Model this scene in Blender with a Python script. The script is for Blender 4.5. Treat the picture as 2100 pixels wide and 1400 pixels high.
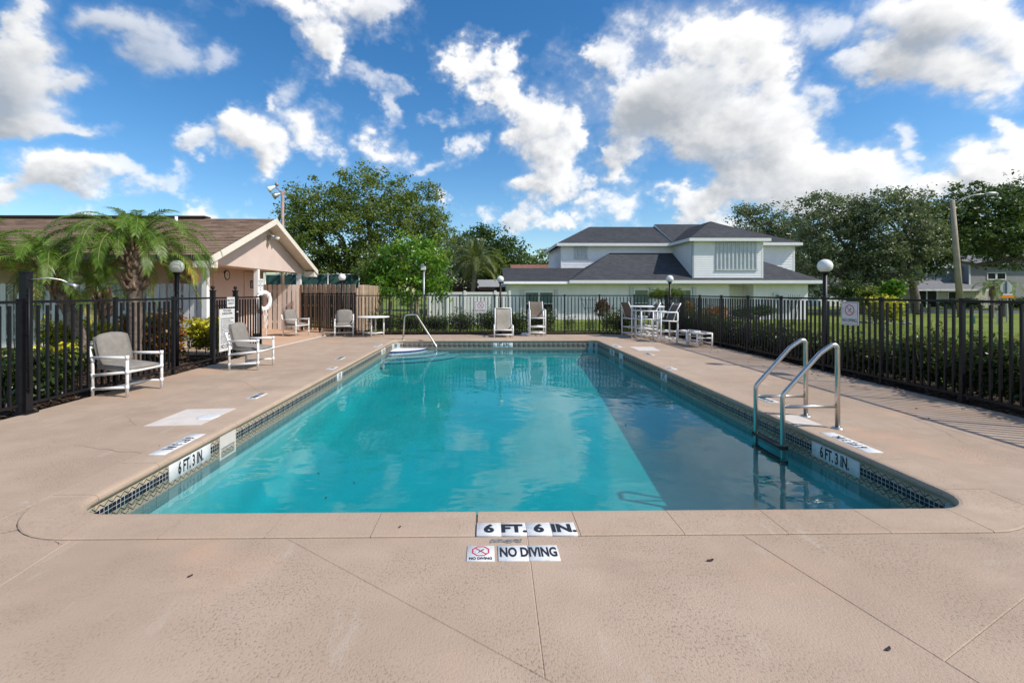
import bpy, bmesh, math, random
import numpy as np
from math import sin, cos, pi, radians, atan2, hypot, sqrt
from mathutils import Vector, Matrix

SC = bpy.context.scene
COL = SC.collection
for _o in list(bpy.data.objects):
    bpy.data.objects.remove(_o)

# ------------------------------------------------------------------ camera, sky, sun, exposure
TH, PX, PY, FOC, CAMZ = 0.85, 1011.0, 599.0, 950.0, 1.45
cam = bpy.data.cameras.new('camera')
cam.sensor_width = 36.0
cam.sensor_fit = 'HORIZONTAL'
cam.lens = FOC / 2100 * 36
cam.shift_x = (1050 - PX) / 2100
cam.shift_y = (PY - 700) / 2100
cam.clip_start, cam.clip_end = 0.05, 3000
co = bpy.data.objects.new('camera', cam)
COL.objects.link(co)
co.location = (0, 0, CAMZ)
co.rotation_euler = (pi / 2, 0, -radians(TH))
SC.camera = co

SUN_EL, SUN_AZ = radians(46), radians(22)     # azimuth: turned from +X towards the viewer
sd = Vector((cos(SUN_EL) * cos(SUN_AZ), -cos(SUN_EL) * sin(SUN_AZ), sin(SUN_EL)))
sun = bpy.data.lights.new('sun', 'SUN')
sun.energy = 3.4
sun.angle = radians(1.1)
sun.color = (1.0, 0.945, 0.86)
so = bpy.data.objects.new('sun', sun)
COL.objects.link(so)
so.rotation_euler = (-sd).to_track_quat('-Z', 'Y').to_euler()
so.location = (30, -5, 30)

SC.view_settings.view_transform = 'Standard'
SC.view_settings.look = 'None'
SC.view_settings.exposure = 0.45
SC.view_settings.gamma = 1.0
SC.view_settings.use_curve_mapping = False
SC.render.engine = 'CYCLES'
SC.cycles.max_bounces = 8
SC.cycles.diffuse_bounces = 4
SC.cycles.glossy_bounces = 4
SC.cycles.transmission_bounces = 6
SC.cycles.transparent_max_bounces = 24
SC.cycles.volume_bounces = 0
SC.cycles.caustics_reflective = False
SC.cycles.caustics_refractive = False
SC.cycles.sample_clamp_indirect = 6.0
SC.cycles.use_denoising = True
SC.cycles.denoiser = 'OPENIMAGEDENOISE'
SC.cycles.denoising_input_passes = 'RGB_ALBEDO_NORMAL'

# pixel <-> direction helpers (used to measure the photograph: they give points on the ground or on a plane)
def pdir(x, y):
    t = radians(TH)
    u = (x - PX) / FOC
    v = (PY - y) / FOC
    return Vector((u * cos(t) + sin(t), -u * sin(t) + cos(t), v))
def gnd(x, y, z=0.0):
    d = pdir(x, y); k = (z - CAMZ) / d.z
    return Vector((d.x * k, d.y * k, z))
def aty(x, y, Y):
    d = pdir(x, y); k = Y / d.y
    return Vector((d.x * k, Y, CAMZ + d.z * k))

# ---- cumulus clouds: coverage and shading computed once into an equirectangular map
def cloud_noise(fbm):
    soft = fbm(9.0, 8, 20.0, .60)
    return soft, fbm(2.2, 3, 3.0), fbm(8.0, 7, 41.0, .62), fbm(8.0, 7, 77.0, .62)
def cloud_look(X, Z, px, py, ok, n1, n2, blobs, sc, flip):
    """coverage and brightness from the broad cloud masses, ragged by the noise"""
    fld = np.zeros_like(X); core = np.zeros_like(X); opa = np.zeros_like(X)
    for (bx, by, rx, ry, w) in blobs:
        m = (np.abs(px - bx) < rx * 2.4) & (np.abs(py - by) < ry * 2.4)
        if not m.any():
            continue
        q = ((px[m] - bx) / rx) ** 2 + ((py[m] - by) / ry) ** 2
        v = np.exp(-q * 1.05)
        fld[m] = np.maximum(fld[m], v) + .30 * np.minimum(fld[m], v)
        opa[m] = np.maximum(opa[m], v ** .35 * w)
        if w > .5: core[m] += v
    inside = np.clip((np.minimum.reduce([px + 260, 2360 - px, py + 330, 900 - py])) / 230, 0, 1) * ok
    wild = np.clip((n2 - .455) * 3.4, 0, 1) * .95
    base = np.clip(fld, 0, 1.15) * inside + wild * (1 - inside)
    opa = opa * inside + .95 * (1 - inside)
    nn = (n1 - .5) * 4.6
    dens = base * 1.25 - .62 + nn * (.52 + .26 * base)
    dens = np.where(base < .05, -1, dens)
    dens += .42 * np.clip(core - .85, 0, 1)
    a = np.clip((dens + .04) / (.60 + .5 * (1 - opa)), 0, 1)
    alpha = a * a * (3 - 2 * a) * np.clip(opa * 1.12 - .06, 0, 1)
    veil = np.clip((base * 1.1 - .30 + nn * .30) * 1.2, 0, 1) * .55 * np.clip(opa + .1, 0, 1)
    alpha = 1 - (1 - alpha) * (1 - veil)
    thick = np.clip(dens, 0, 1.1)
    def toward(f, du, dv):
        du, dv = max(1, int(du * sc)), max(1, int(dv * sc))
        sh = np.roll(f, -du, axis=1); s2 = np.zeros_like(sh)
        if flip: s2[dv:] = sh[:-dv]
        else: s2[:-dv] = sh[dv:]
        return s2
    acc = np.zeros_like(X)
    for k, (du, dv) in enumerate([(3, 3), (6, 6), (10, 10), (16, 16), (24, 24), (36, 36), (54, 52)]):
        acc += toward(thick, du, dv) * (.35 + .13 * k)
    acc /= 5.0
    relief = np.clip(dens - toward(dens, 5, 5), -.5, .5) + .8 * np.clip(dens - toward(dens, 14, 14), -.5, .5)
    lum = .46 + .56 * np.exp(-1.05 * np.clip(acc - .16, 0, 3)) + relief * .15
    dark = np.zeros_like(X)
    for (bx, by, rx, ry, w) in [(1340, 215, 190, 95, .20), (1590, 350, 150, 55, .13), (1910, 90, 180, 85, .26), (2000, 385, 90, 34, .14), (110, 392, 120, 34, .18), (40, 200, 120, 130, .18), (250, 60, 110, 70, .16), (480, 335, 70, 40, .08), (620, 310, 70, 40, .10), (660, 45, 100, 50, .08)]:
        dark += w * np.exp(-((px - bx) / rx) ** 2 - ((py - by) / ry) ** 2)
    lum -= dark * ok * inside * (1 + .6 * nn)
    left = np.clip((520 - px) / 350, 0, 1) * ok * (py < 330)
    lum *= 1 - .20 * left
    return np.clip(lum, .36, 1.0), alpha
def make_clouds():
    W, H = 4096, 2048
    h0 = int(H * 0.485)
    rows = np.arange(h0, H)
    el = ((rows + .5) / H - .5) * pi
    az = (0.5 - (np.arange(W) + .5) / W) * 2 * pi
    ce, se = np.cos(el)[:, None].astype(np.float32), np.sin(el)[:, None].astype(np.float32)
    X = (ce * np.cos(az)[None, :]).astype(np.float32)
    Y = (ce * np.sin(az)[None, :]).astype(np.float32)
    Z = np.repeat(se, W, 1)
    rs = np.random.RandomState(11)
    tab = rs.rand(64 ** 3).astype(np.float32)
    def vn(x, y, z):
        xi, yi, zi = np.floor(x), np.floor(y), np.floor(z)
        fx, fy, fz = x - xi, y - yi, z - zi
        fx = fx * fx * (3 - 2 * fx); fy = fy * fy * (3 - 2 * fy); fz = fz * fz * (3 - 2 * fz)
        xi = xi.astype(np.int32) & 63; yi = yi.astype(np.int32) & 63; zi = zi.astype(np.int32) & 63
        x1, y1, z1 = (xi + 1) & 63, (yi + 1) & 63, (zi + 1) & 63
        A, B = yi * 64, y1 * 64
        C, D = xi * 4096, x1 * 4096
        a = tab[C + A + zi] * (1 - fx) + tab[D + A + zi] * fx
        b = tab[C + B + zi] * (1 - fx) + tab[D + B + zi] * fx
        c = tab[C + A + z1] * (1 - fx) + tab[D + A + z1] * fx
        d = tab[C + B + z1] * (1 - fx) + tab[D + B + z1] * fx
        ab = a * (1 - fy) + b * fy
        cd = c * (1 - fy) + d * fy
        return ab * (1 - fz) + cd * fz
    def fbm(f, octs, off, gain=.5):
        s = np.zeros_like(X); amp, tot = 1.0, 0.0
        for k in range(octs):
            s += amp * vn(X * f + off + 7.3 * k, Y * f + off * 1.7 + 3.1 * k, Z * f * 1.25 + off * .3 + 5.7 * k)
            tot += amp; amp *= gain; f *= 2.03
        return s / tot
    n1, n2, w1, w2 = cloud_noise(fbm)
    # position in the frame of the measured clouds (their bearing and height above the horizon)
    t = radians(TH)
    fw = X * sin(t) + Y * cos(t)
    rt = X * cos(t) - Y * sin(t)
    ok = fw > 0.2
    f_ = np.where(ok, fw, 1.0)
    px = np.where(ok, PX + FOC * rt / f_, -9999)
    py = np.where(ok, PY - FOC * Z / f_, -9999)
    blobs = [  # bearing, height, width, height, opacity
        (1440, 60, 190, 120, 1.0), (1530, 120, 130, 120, 1.0), (1330, 190, 185, 90, 1.0), (1480, 250, 190, 80, 1.0), (1600, 285, 120, 85, 1.0), (1580, 150, 90, 80, 1.0), (1250, 100, 40, 40, .8),
        (1700, 330, 150, 75, 1.0), (1590, 370, 130, 60, 1.0), (1780, 350, 80, 55, .9), (1480, 425, 130, 40, .95), (1395, 440, 50, 26, .8), (1640, 410, 130, 42, .9),
        (955, 135, 62, 52, 1.0), (1000, 180, 75, 70, 1.0), (1060, 245, 80, 70, 1.0), (1045, 125, 46, 34, .85), (1130, 330, 66, 60, .95), (1110, 390, 80, 34, .95), (1160, 270, 60, 40, .9),
        (1295, 355, 70, 50, .95), (1300, 300, 50, 40, .8), (1200, 420, 44, 40, .8), (1080, 452, 60, 30, .8), (1155, 460, 48, 26, .85), (1275, 440, 66, 38, .75), (1040, 435, 34, 28, .6),
        (640, 15, 175, 50, .95), (685, 75, 85, 60, .95), (712, 130, 40, 48, .85), (800, 25, 60, 46, .5), (765, 180, 50, 28, .4), (805, 212, 28, 34, .45), (812, 165, 24, 24, .35), (690, 165, 40, 40, .35),
        (500, 290, 82, 58, 1.0), (540, 345, 54, 46, .95), (450, 275, 40, 30, .9), (625, 270, 75, 66, .9), (560, 210, 26, 40, .5), (650, 322, 62, 34, .7), (595, 170, 40, 40, .3),
        (380, 325, 52, 24, .7), (785, 292, 62, 44, .9), (932, 292, 34, 36, .65), (895, 222, 30, 24, .4), (870, 322, 36, 18, .3),
        (20, 105, 85, 120, .95), (80, 190, 100, 72, .9), (60, 265, 130, 40, .95), (160, 165, 60, 38, .5), (185, 265, 60, 24, .36), (0, 40, 60, 60, .8),
        (110, 372, 125, 44, .95), (30, 375, 55, 34, .85), (200, 382, 55, 32, .75), (250, 358, 32, 22, .45), (325, 372, 46, 18, .4),
        (250, 30, 100, 50, .55), (285, 85, 66, 44, .5), (385, 112, 56, 36, .36), (160, 35, 56, 36, .25),
        (370, 430, 54, 30, .95), (490, 434, 48, 30, .9), (885, 402, 28, 30, .8), (965, 425, 38, 28, .6), (425, 447, 66, 14, .5), (165, 440, 36, 16, .4), (20, 445, 30, 16, .5),
        (1960, 30, 190, 80, 1.0), (1860, 130, 100, 60, .95), (1990, 150, 130, 58, .95), (2090, 80, 60, 70, .95), (1770, 150, 60, 34, .55), (1700, 60, 44, 44, .35), (1690, 200, 60, 22, .35),
        (2085, 300, 80, 72, 1.0), (2005, 340, 90, 54, 1.0), (1930, 385, 90, 36, .95), (2050, 245, 24, 44, .7), (1840, 402, 74, 36, .85), (1875, 280, 30, 30, .3), (1885, 335, 30, 28, .3),
    ]
    px = px + (w1 - .5) * 260; py = py + (w2 - .5) * 190
    lum, alpha = cloud_look(X, Z, px, py, ok, n1, n2, blobs, 1.0, False)
    alpha = alpha * np.clip((el[:, None] - radians(-1.0)) / radians(3.0), 0, 1)
    out = np.zeros((H, W, 4), np.float32)
    out[h0:, :, 0] = lum
    out[h0:, :, 1] = alpha
    out[..., 3] = 1
    img = bpy.data.images.new('cloud_cover', W, H, alpha=False, float_buffer=True)
    img.colorspace_settings.name = 'Non-Color'
    img.pixels.foreach_set(out.ravel())
    img.update()
    return img

SKY_STRENGTH = 0.15
w = bpy.data.worlds.new('World')
SC.world = w
w.use_nodes = True
wn = w.node_tree
wn.nodes.clear()
def wnode(t, **k):
    n = wn.nodes.new(t)
    for a, b in k.items():
        setattr(n, a, b)
    return n
sky = wnode('ShaderNodeTexSky', sky_type='NISHITA', sun_disc=False)
sky.sun_elevation = SUN_EL
sky.sun_rotation = radians(90) + SUN_AZ
sky.altitude = 0
sky.air_density = 1.0
sky.dust_density = 0.4
sky.ozone_density = 2.2
env = wnode('ShaderNodeTexEnvironment', image=make_clouds(), interpolation='Linear')
sep = wnode('ShaderNodeSeparateColor')
wn.links.new(env.outputs['Color'], sep.inputs['Color'])
hsv = wnode('ShaderNodeHueSaturation')
hsv.inputs['Saturation'].default_value = 1.34
hsv.inputs['Value'].default_value = .78
wn.links.new(sky.outputs['Color'], hsv.inputs['Color'])
ramp = wnode('ShaderNodeValToRGB')
ramp.color_ramp.elements[0].position = .30
ramp.color_ramp.elements[0].color = (.27, .30, .34, 1)
ramp.color_ramp.elements[1].position = 1.0
ramp.color_ramp.elements[1].color = (.80, .795, .79, 1)
wn.links.new(sep.outputs['Red'], ramp.inputs['Fac'])
sc_ = wnode('ShaderNodeVectorMath', operation='SCALE')
sc_.inputs['Scale'].default_value = 1.0 / SKY_STRENGTH
wn.links.new(ramp.outputs['Color'], sc_.inputs[0])
mixw = wnode('ShaderNodeMix', data_type='RGBA')
wn.links.new(sep.outputs['Green'], mixw.inputs['Factor'])
wn.links.new(hsv.outputs['Color'], mixw.inputs['A'])
wn.links.new(sc_.outputs['Vector'], mixw.inputs['B'])
bg = wnode('ShaderNodeBackground')
bg.inputs['Strength'].default_value = SKY_STRENGTH
wn.links.new(mixw.outputs['Result'], bg.inputs['Color'])
wo = wnode('ShaderNodeOutputWorld')
wn.links.new(bg.outputs['Background'], wo.inputs['Surface'])
w.cycles.sampling_method = 'MANUAL'
w.cycles.sample_map_resolution = 1024
# ------------------------------------------------------------------ helpers
def tag(o, label=None, cat=None, group=None, kind=None):
    if label: o['label'] = label
    if cat: o['category'] = cat
    if group: o['group'] = group
    if kind: o['kind'] = kind
    return o
def thing(name, label, cat, loc=(0, 0, 0), rz=0.0, group=None):
    o = bpy.data.objects.new(name, None)
    o.empty_display_size = .1
    COL.objects.link(o)
    o.location = loc
    o.rotation_euler = (0, 0, rz)
    return tag(o, label, cat, group)
def dup(root, loc, rz, label=None, group=None):
    def cp(o, parent):
        c = o.copy(); COL.objects.link(c)
        if parent is not None: c.parent = parent
        for ch in list(o.children): cp(ch, c)
        return c
    r = cp(root, None)
    r.location = loc; r.rotation_euler = (0, 0, rz)
    if label: r['label'] = label
    if group: r['group'] = group
    return r
def inst(name, me, parent=None, loc=(0, 0, 0), rot=(0, 0, 0), sc=None):
    o = bpy.data.objects.new(name, me)
    COL.objects.link(o)
    if parent is not None: o.parent = parent
    o.location = loc; o.rotation_euler = rot
    if sc is not None: o.scale = sc
    return o
class MB:
    def __init__(s):
        s.v = []; s.f = []; s.m = []; s.sm = []; s.mi = 0
    def add(s, vs, fs, smooth=False):
        b = len(s.v); s.v += [tuple(p) for p in vs]
        for f in fs:
            s.f.append(tuple(i + b for i in f)); s.m.append(s.mi); s.sm.append(smooth)
        return s
    def box(s, c, d, rz=0.0, M=None):
        x, y, z = d[0] / 2, d[1] / 2, d[2] / 2
        P = [(-x, -y, -z), (x, -y, -z), (x, y, -z), (-x, y, -z), (-x, -y, z), (x, -y, z), (x, y, z), (-x, y, z)]
        R = Matrix.Rotation(rz, 3, 'Z') if M is None else M
        P = [R @ Vector(p) + Vector(c) for p in P]
        return s.add(P, [(0, 3, 2, 1), (4, 5, 6, 7), (0, 1, 5, 4), (1, 2, 6, 5), (2, 3, 7, 6), (3, 0, 4, 7)])
    def bar(s, a, b, w, h):
        a, b = Vector(a), Vector(b); d = (b - a); L = d.length; d.normalize()
        up = Vector((0, 0, 1)) if abs(d.z) < .95 else Vector((0, 1, 0))
        sx = d.cross(up).normalized(); u = sx.cross(d)
        M = Matrix((sx, d, u)).transposed()
        return s.box((a + b) / 2, (w, L, h), M=M)
    def tube(s, pts, r, n=10, cap=True, smooth=True):
        pts = [Vector(p) for p in pts]
        rr = r if isinstance(r, (list, tuple)) else [r] * len(pts)
        vs, fs = [], []
        t0 = (pts[1] - pts[0]).normalized()
        ref = Vector((0, 0, 1)) if abs(t0.z) < .9 else Vector((1, 0, 0))
        nx = t0.cross(ref).normalized()
        for i, p in enumerate(pts):
            if i == 0: t = t0
            elif i == len(pts) - 1: t = (pts[i] - pts[i - 1]).normalized()
            else: t = ((pts[i] - pts[i - 1]).normalized() + (pts[i + 1] - pts[i]).normalized()).normalized()
            nx = (nx - t * nx.dot(t)).normalized()
            ny = t.cross(nx)
            for k in range(n):
                a = 2 * pi * k / n
                vs.append(p + (nx * cos(a) + ny * sin(a)) * rr[i])
        for i in range(len(pts) - 1):
            for k in range(n):
                k2 = (k + 1) % n
                fs.append((i * n + k, i * n + k2, (i + 1) * n + k2, (i + 1) * n + k))
        s.add(vs, fs, smooth)
        if cap:
            b = len(s.v) - len(vs)
            for f in (tuple(b + k for k in range(n))[::-1], tuple(b + (len(pts) - 1) * n + k for k in range(n))):
                s.f.append(f); s.m.append(s.mi); s.sm.append(False)
        return s
    def lathe(s, prof, n=20, c=(0, 0, 0), smooth=True):
        vs, fs = [], []
        for (r, z) in prof:
            for k in range(n):
                a = 2 * pi * k / n
                vs.append((c[0] + r * cos(a), c[1] + r * sin(a), c[2] + z))
        for i in range(len(prof) - 1):
            for k in range(n):
                k2 = (k + 1) % n
                fs.append((i * n + k, i * n + k2, (i + 1) * n + k2, (i + 1) * n + k))
        s.add(vs, fs, smooth)
        return s
    def sphere(s, c, r, n=16, m=10, sq=1.0):
        prof = [(max(r * sin(pi * i / m), 1e-4), -r * sq * cos(pi * i / m)) for i in range(m + 1)]
        return s.lathe(prof, n, c)
    def poly(s, pts, z0, z1):
        """vertical prism of a plan polygon"""
        n = len(pts)
        vs = [(p[0], p[1], z0) for p in pts] + [(p[0], p[1], z1) for p in pts]
        fs = [tuple(range(n))[::-1], tuple(range(n, 2 * n))] + [(i, (i + 1) % n, n + (i + 1) % n, n + i) for i in range(n)]
        return s.add(vs, fs)
    def quad(s, *p, smooth=False):
        return s.add(p, [tuple(range(len(p)))], smooth)
    def mesh(s, name, mats):
        me = bpy.data.meshes.new(name)
        me.from_pydata([tuple(v) for v in s.v], [], s.f)
        for m in (mats if isinstance(mats, (list, tuple)) else [mats]): me.materials.append(m)
        me.polygons.foreach_set('material_index', s.m)
        me.polygons.foreach_set('use_smooth', s.sm)
        me.update()
        return me
    def build(s, name, mats, parent=None, loc=(0, 0, 0), rot=(0, 0, 0)):
        return inst(name, s.mesh(name, mats), parent, loc, rot)
def bevel_mesh(me, w, seg=2):
    bm = bmesh.new(); bm.from_mesh(me)
    bmesh.ops.bevel(bm, geom=bm.edges[:], offset=w, segments=seg, profile=.6, affect='EDGES', clamp_overlap=True)
    for f in bm.faces: f.smooth = True
    bm.to_mesh(me); bm.free()
    return me
def soft_box(name, c, d, mat, parent=None, bev=.01, seg=2, rz=0, M=None):
    b = MB(); b.box(c, d, rz, M)
    me = b.mesh(name, mat); bevel_mesh(me, bev, seg)
    return inst(name, me, parent)
def text(body, size, mat, parent, M, bold=.0, xs=1.0, align='CENTER', name='lettering', thick=.0006, space=1.0, line=1.0):
    c = bpy.data.curves.new(name, 'FONT')
    c.body = body; c.size = size; c.align_x = align; c.align_y = 'CENTER'
    c.offset = bold * size; c.extrude = thick; c.resolution_u = 3
    c.space_character = space; c.space_line = line
    o = bpy.data.objects.new(name + '_curve', c); COL.objects.link(o)
    dg = bpy.context.evaluated_depsgraph_get()
    me = bpy.data.meshes.new_from_object(o.evaluated_get(dg))
    bpy.data.objects.remove(o); bpy.data.curves.remove(c)
    me.name = name
    me.transform(M @ Matrix.Diagonal((xs, 1, 1, 1)))
    me.materials.clear(); me.materials.append(mat)
    return inst(name, me, parent)
def frame(o, x, y):
    """4x4 matrix: local x and y axes, origin (text lies in the xy plane)"""
    x = Vector(x).normalized(); y = Vector(y).normalized(); z = x.cross(y)
    M = Matrix((x, y, z)).transposed().to_4x4(); M.translation = Vector(o)
    return M

# ------------------------------------------------------------------ materials
MATS = {}
class NT:
    def __init__(s, name):
        s.m = bpy.data.materials.new(name); s.m.use_nodes = True
        s.t = s.m.node_tree; s.n = s.t.nodes; s.l = s.t.links
        s.n.clear()
        s.out = s.n.new('ShaderNodeOutputMaterial')
    def new(s, t, **k):
        n = s.n.new(t)
        for a, b in k.items(): setattr(n, a, b)
        return n
    def link(s, a, b): s.l.new(a, b)
    def coord(s, kind='Object'):
        return s.new('ShaderNodeTexCoord').outputs[kind]
    def world(s):
        return s.new('ShaderNodeNewGeometry').outputs['Position']
    def noise(s, vec, scale, detail=3, rough=.5, dist=0.0):
        n = s.new('ShaderNodeTexNoise'); n.inputs['Scale'].default_value = scale
        n.inputs['Detail'].default_value = detail; n.inputs['Roughness'].default_value = rough
        n.inputs['Distortion'].default_value = dist
        s.link(vec, n.inputs['Vector']); return n.outputs['Fac']
    def ramp(s, fac, stops):
        r = s.new('ShaderNodeValToRGB'); e = r.color_ramp.elements
        while len(e) < len(stops): e.new(.5)
        for i, (p, c) in enumerate(stops):
            e[i].position = p
            e[i].color = (c, c, c, 1) if isinstance(c, (int, float)) else (*c, 1)
        s.link(fac, r.inputs['Fac']); return r.outputs['Color']
    def math(s, op, a, b=None, c=None):
        n = s.new('ShaderNodeMath', operation=op)
        for i, v in enumerate((a, b, c)):
            if v is None: continue
            if isinstance(v, (int, float)): n.inputs[i].default_value = v
            else: s.link(v, n.inputs[i])
        return n.outputs[0]
    def mix(s, fac, a, b, mode='MIX'):
        n = s.new('ShaderNodeMix', data_type='RGBA', blend_type=mode)
        for k, v in (('Factor', fac), ('A', a), ('B', b)):
            if isinstance(v, (int, float)):
                n.inputs[k].default_value = v if k == 'Factor' else (v, v, v, 1)
            elif isinstance(v, tuple): n.inputs[k].default_value = (*v, 1)
            else: s.link(v, n.inputs[k])
        return n.outputs['Result']
    def scale(s, vec, x, y, z):
        n = s.new('ShaderNodeMapping'); n.inputs['Scale'].default_value = (x, y, z)
        s.link(vec, n.inputs['Vector']); return n.outputs[0]
    def bump(s, h, strength=.3, dist=.01, normal=None):
        b = s.new('ShaderNodeBump'); b.inputs['Strength'].default_value = strength
        b.inputs['Distance'].default_value = dist
        s.link(h, b.inputs['Height'])
        if normal is not None: s.link(normal, b.inputs['Normal'])
        return b.outputs['Normal']
    def principled(s, col, rough=.6, metal=0.0, normal=None, spec=.5, **kw):
        p = s.new('ShaderNodeBsdfPrincipled')
        if isinstance(col, tuple): p.inputs['Base Color'].default_value = (*col, 1)
        else: s.link(col, p.inputs['Base Color'])
        if isinstance(rough, (int, float)): p.inputs['Roughness'].default_value = rough
        else: s.link(rough, p.inputs['Roughness'])
        p.inputs['Metallic'].default_value = metal
        p.inputs['Specular IOR Level'].default_value = spec
        for k, v in kw.items(): p.inputs[k].default_value = v
        if normal is not None: s.link(normal, p.inputs['Normal'])
        s.link(p.outputs[0], s.out.inputs['Surface'])
        return p
def plain(name, col, rough=.6, metal=0.0, var=.10, scale=6.0, bump=0.0, bscale=80.0, spec=.5, bdist=.004):
    """colour with gentle mottling, optional fine relief"""
    t = NT(name); v = t.coord('Object')
    n = t.noise(v, scale, 4, .6)
    lo = tuple(max(0, c * (1 - var)) for c in col); hi = tuple(min(1, c * (1 + var)) for c in col)
    c = t.ramp(n, [(.3, lo), (.7, hi)])
    nb = t.bump(t.noise(v, bscale, 3), bump, bdist) if bump > 0 else None
    t.principled(c, rough, metal, nb, spec)
    return t.m

def deck_material(name, a, b, pit, orange):
    t = NT(name); v = t.world()
    big = t.noise(v, .55, 4, .6)
    mid = t.noise(v, 3.2, 5, .65)
    base = t.ramp(big, [(.32, a), (.68, b)])
    base = t.mix(t.ramp(mid, [(.35, 0.0), (.75, .32)]), base, tuple(x * .80 for x in a))
    stain = t.ramp(t.noise(t.scale(v, .75, .9, 1), 1.1, 3, .55), [(.57, 0.0), (.70, orange)])
    base = t.mix(stain, base, (.60, .36, .23))
    pale = t.ramp(t.noise(v, 2.1, 6, .7), [(.64, 0.0), (.74, .40)])
    base = t.mix(pale, base, (.58, .53, .47))
    damp = t.ramp(t.noise(t.scale(v, .5, 1.3, 1), .9, 6, .72), [(.54, 0.0), (.66, .30)])
    base = t.mix(damp, base, tuple(x * .62 for x in a))
    rub = t.ramp(t.noise(t.scale(v, 2.2, .5, 1), 1.7, 5, .7), [(.60, 0.0), (.72, .28)])
    base = t.mix(rub, base, (.62, .56, .50))
    # knock-down texture: raised islands with small dark pits between
    kn = t.noise(t.scale(v, 1, .72, 1), 92, 3, .6, .3)
    where = t.ramp(t.noise(v, 1.6, 3, .5), [(.42, .06), (.60, 1.0)])
    pits = t.ramp(kn, [(.34, 1.0), (.47, 0.0)])
    pf = t.math('MULTIPLY', pits, where)
    base = t.mix(t.math('MULTIPLY', pf, pit), base, (.17, .125, .095))
    fine = t.noise(v, 300, 2, .6)
    base = t.mix(t.ramp(fine, [(.35, .10), (.65, 0.0)]), base, (.22, .17, .13))
    h = t.math('ADD', t.ramp(kn, [(.28, 0.0), (.55, 1.0)]), t.math('MULTIPLY', fine, .25))
    t.principled(base, .82, 0, t.bump(h, .38, .0035), .3)
    return t.m
M_DECK = deck_material('deck_coating', (.400, .292, .208), (.515, .388, .290), .62, .50)
M_DECKR = deck_material('pavilion_slab_coating', (.56, .36, .235), (.60, .40, .27), .25, .3)
M_COPE = deck_material('coping_coating', (.425, .310, .222), (.525, .392, .286), .40, .30)
M_JOINT = plain('joint_dirt', (.31, .235, .17), .95, var=.4, scale=9)
M_PATCH = plain('bare_concrete_patch', (.62, .55, .49), .85, var=.08, scale=5, bump=.3, bscale=120)

def pool_tile_material():
    """decorative waterline tile: printed zigzag, double row of navy squares, zigzag; grout lines"""
    t = NT('waterline_tile_print'); v = t.coord('Object')
    s = t.new('ShaderNodeSeparateXYZ'); t.link(v, s.inputs[0])
    x = t.math('DIVIDE', s.outputs['X'], .0381)          # squares along the tile: four to a tile
    z = t.math('DIVIDE', s.outputs['Z'], -.03725)        # four bands down the tile
    fx = t.math('FRACT', x); fz = t.math('FRACT', t.math('DIVIDE', t.math('SUBTRACT', z, 1.08), .96))
    def band(val, lo, hi): return t.math('MULTIPLY', t.math('GREATER_THAN', val, lo), t.math('LESS_THAN', val, hi))
    sq = t.math('MULTIPLY', band(fx, .06, .94), band(fz, .06, .94))
    insq = band(z, 1.08, 3.0)
    # zigzags (period two squares)
    tri = t.math('ABSOLUTE', t.math('SUBTRACT', t.math('MULTIPLY', t.math('FRACT', t.math('DIVIDE', x, 2.0)), 2.0), 1.0))  # 0..1..0
    up = t.math('ABSOLUTE', t.math('SUBTRACT', t.math('MULTIPLY', tri, .80), t.math('SUBTRACT', z, .18)))
    dn = t.math('ABSOLUTE', t.math('SUBTRACT', t.math('SUBTRACT', .85, t.math('MULTIPLY', tri, .85)), t.math('SUBTRACT', z, 3.1)))
    zz = t.math('MAXIMUM', t.math('MULTIPLY', t.math('LESS_THAN', up, .12), t.math('LESS_THAN', z, 1.06)),
                t.math('MULTIPLY', t.math('LESS_THAN', dn, .12), t.math('GREATER_THAN', z, 3.02)))
    navy = (.008, .009, .022)
    tan = t.ramp(t.noise(t.coord('Object'), 34, 3), [(.3, (.33, .275, .19)), (.7, (.44, .375, .27))])
    c = t.mix(zz, tan, navy)
    sqc = t.mix(sq, (.50, .48, .44), navy)
    c = t.mix(insq, c, sqc)
    wear = t.ramp(t.noise(t.world(), 2.6, 4, .6), [(.55, 0.0), (.75, .35)])
    c = t.mix(wear, c, (.36, .32, .25))
    t.principled(c, .4, 0, None, .3)
    return t.m
M_TILE = pool_tile_material()
M_GROUT = plain('grout_band', (.42, .36, .26), .85, var=.2, scale=5, bump=.3, bscale=90)
def worn_tile():
    t = NT('white_marker_tile'); v = t.world()
    c = t.ramp(t.noise(v, 22, 4, .7), [(.3, (.56, .56, .54)), (.6, (.70, .70, .69))])
    c = t.mix(t.ramp(t.noise(v, 70, 4, .75), [(.60, 0.0), (.72, .55)]), c, (.34, .30, .25))
    t.principled(c, .55); return t.m
M_WTILE = worn_tile()
M_BLACK = plain('black_lettering', (.012, .012, .018), .45, var=.1)
M_RED = plain('red_print', (.55, .03, .06), .5, var=.1)
def plaster():
    t = NT('pool_plaster'); v = t.world()
    n = t.noise(v, 1.3, 5, .65)
    c = t.ramp(n, [(.3, (.29, .375, .39)), (.7, (.40, .485, .495))])
    t.principled(c, .8); return t.m
M_PLASTER = plaster()
M_NAVY = plain('navy_edge_tile', (.012, .03, .16), .3, var=.2, scale=20)
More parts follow.
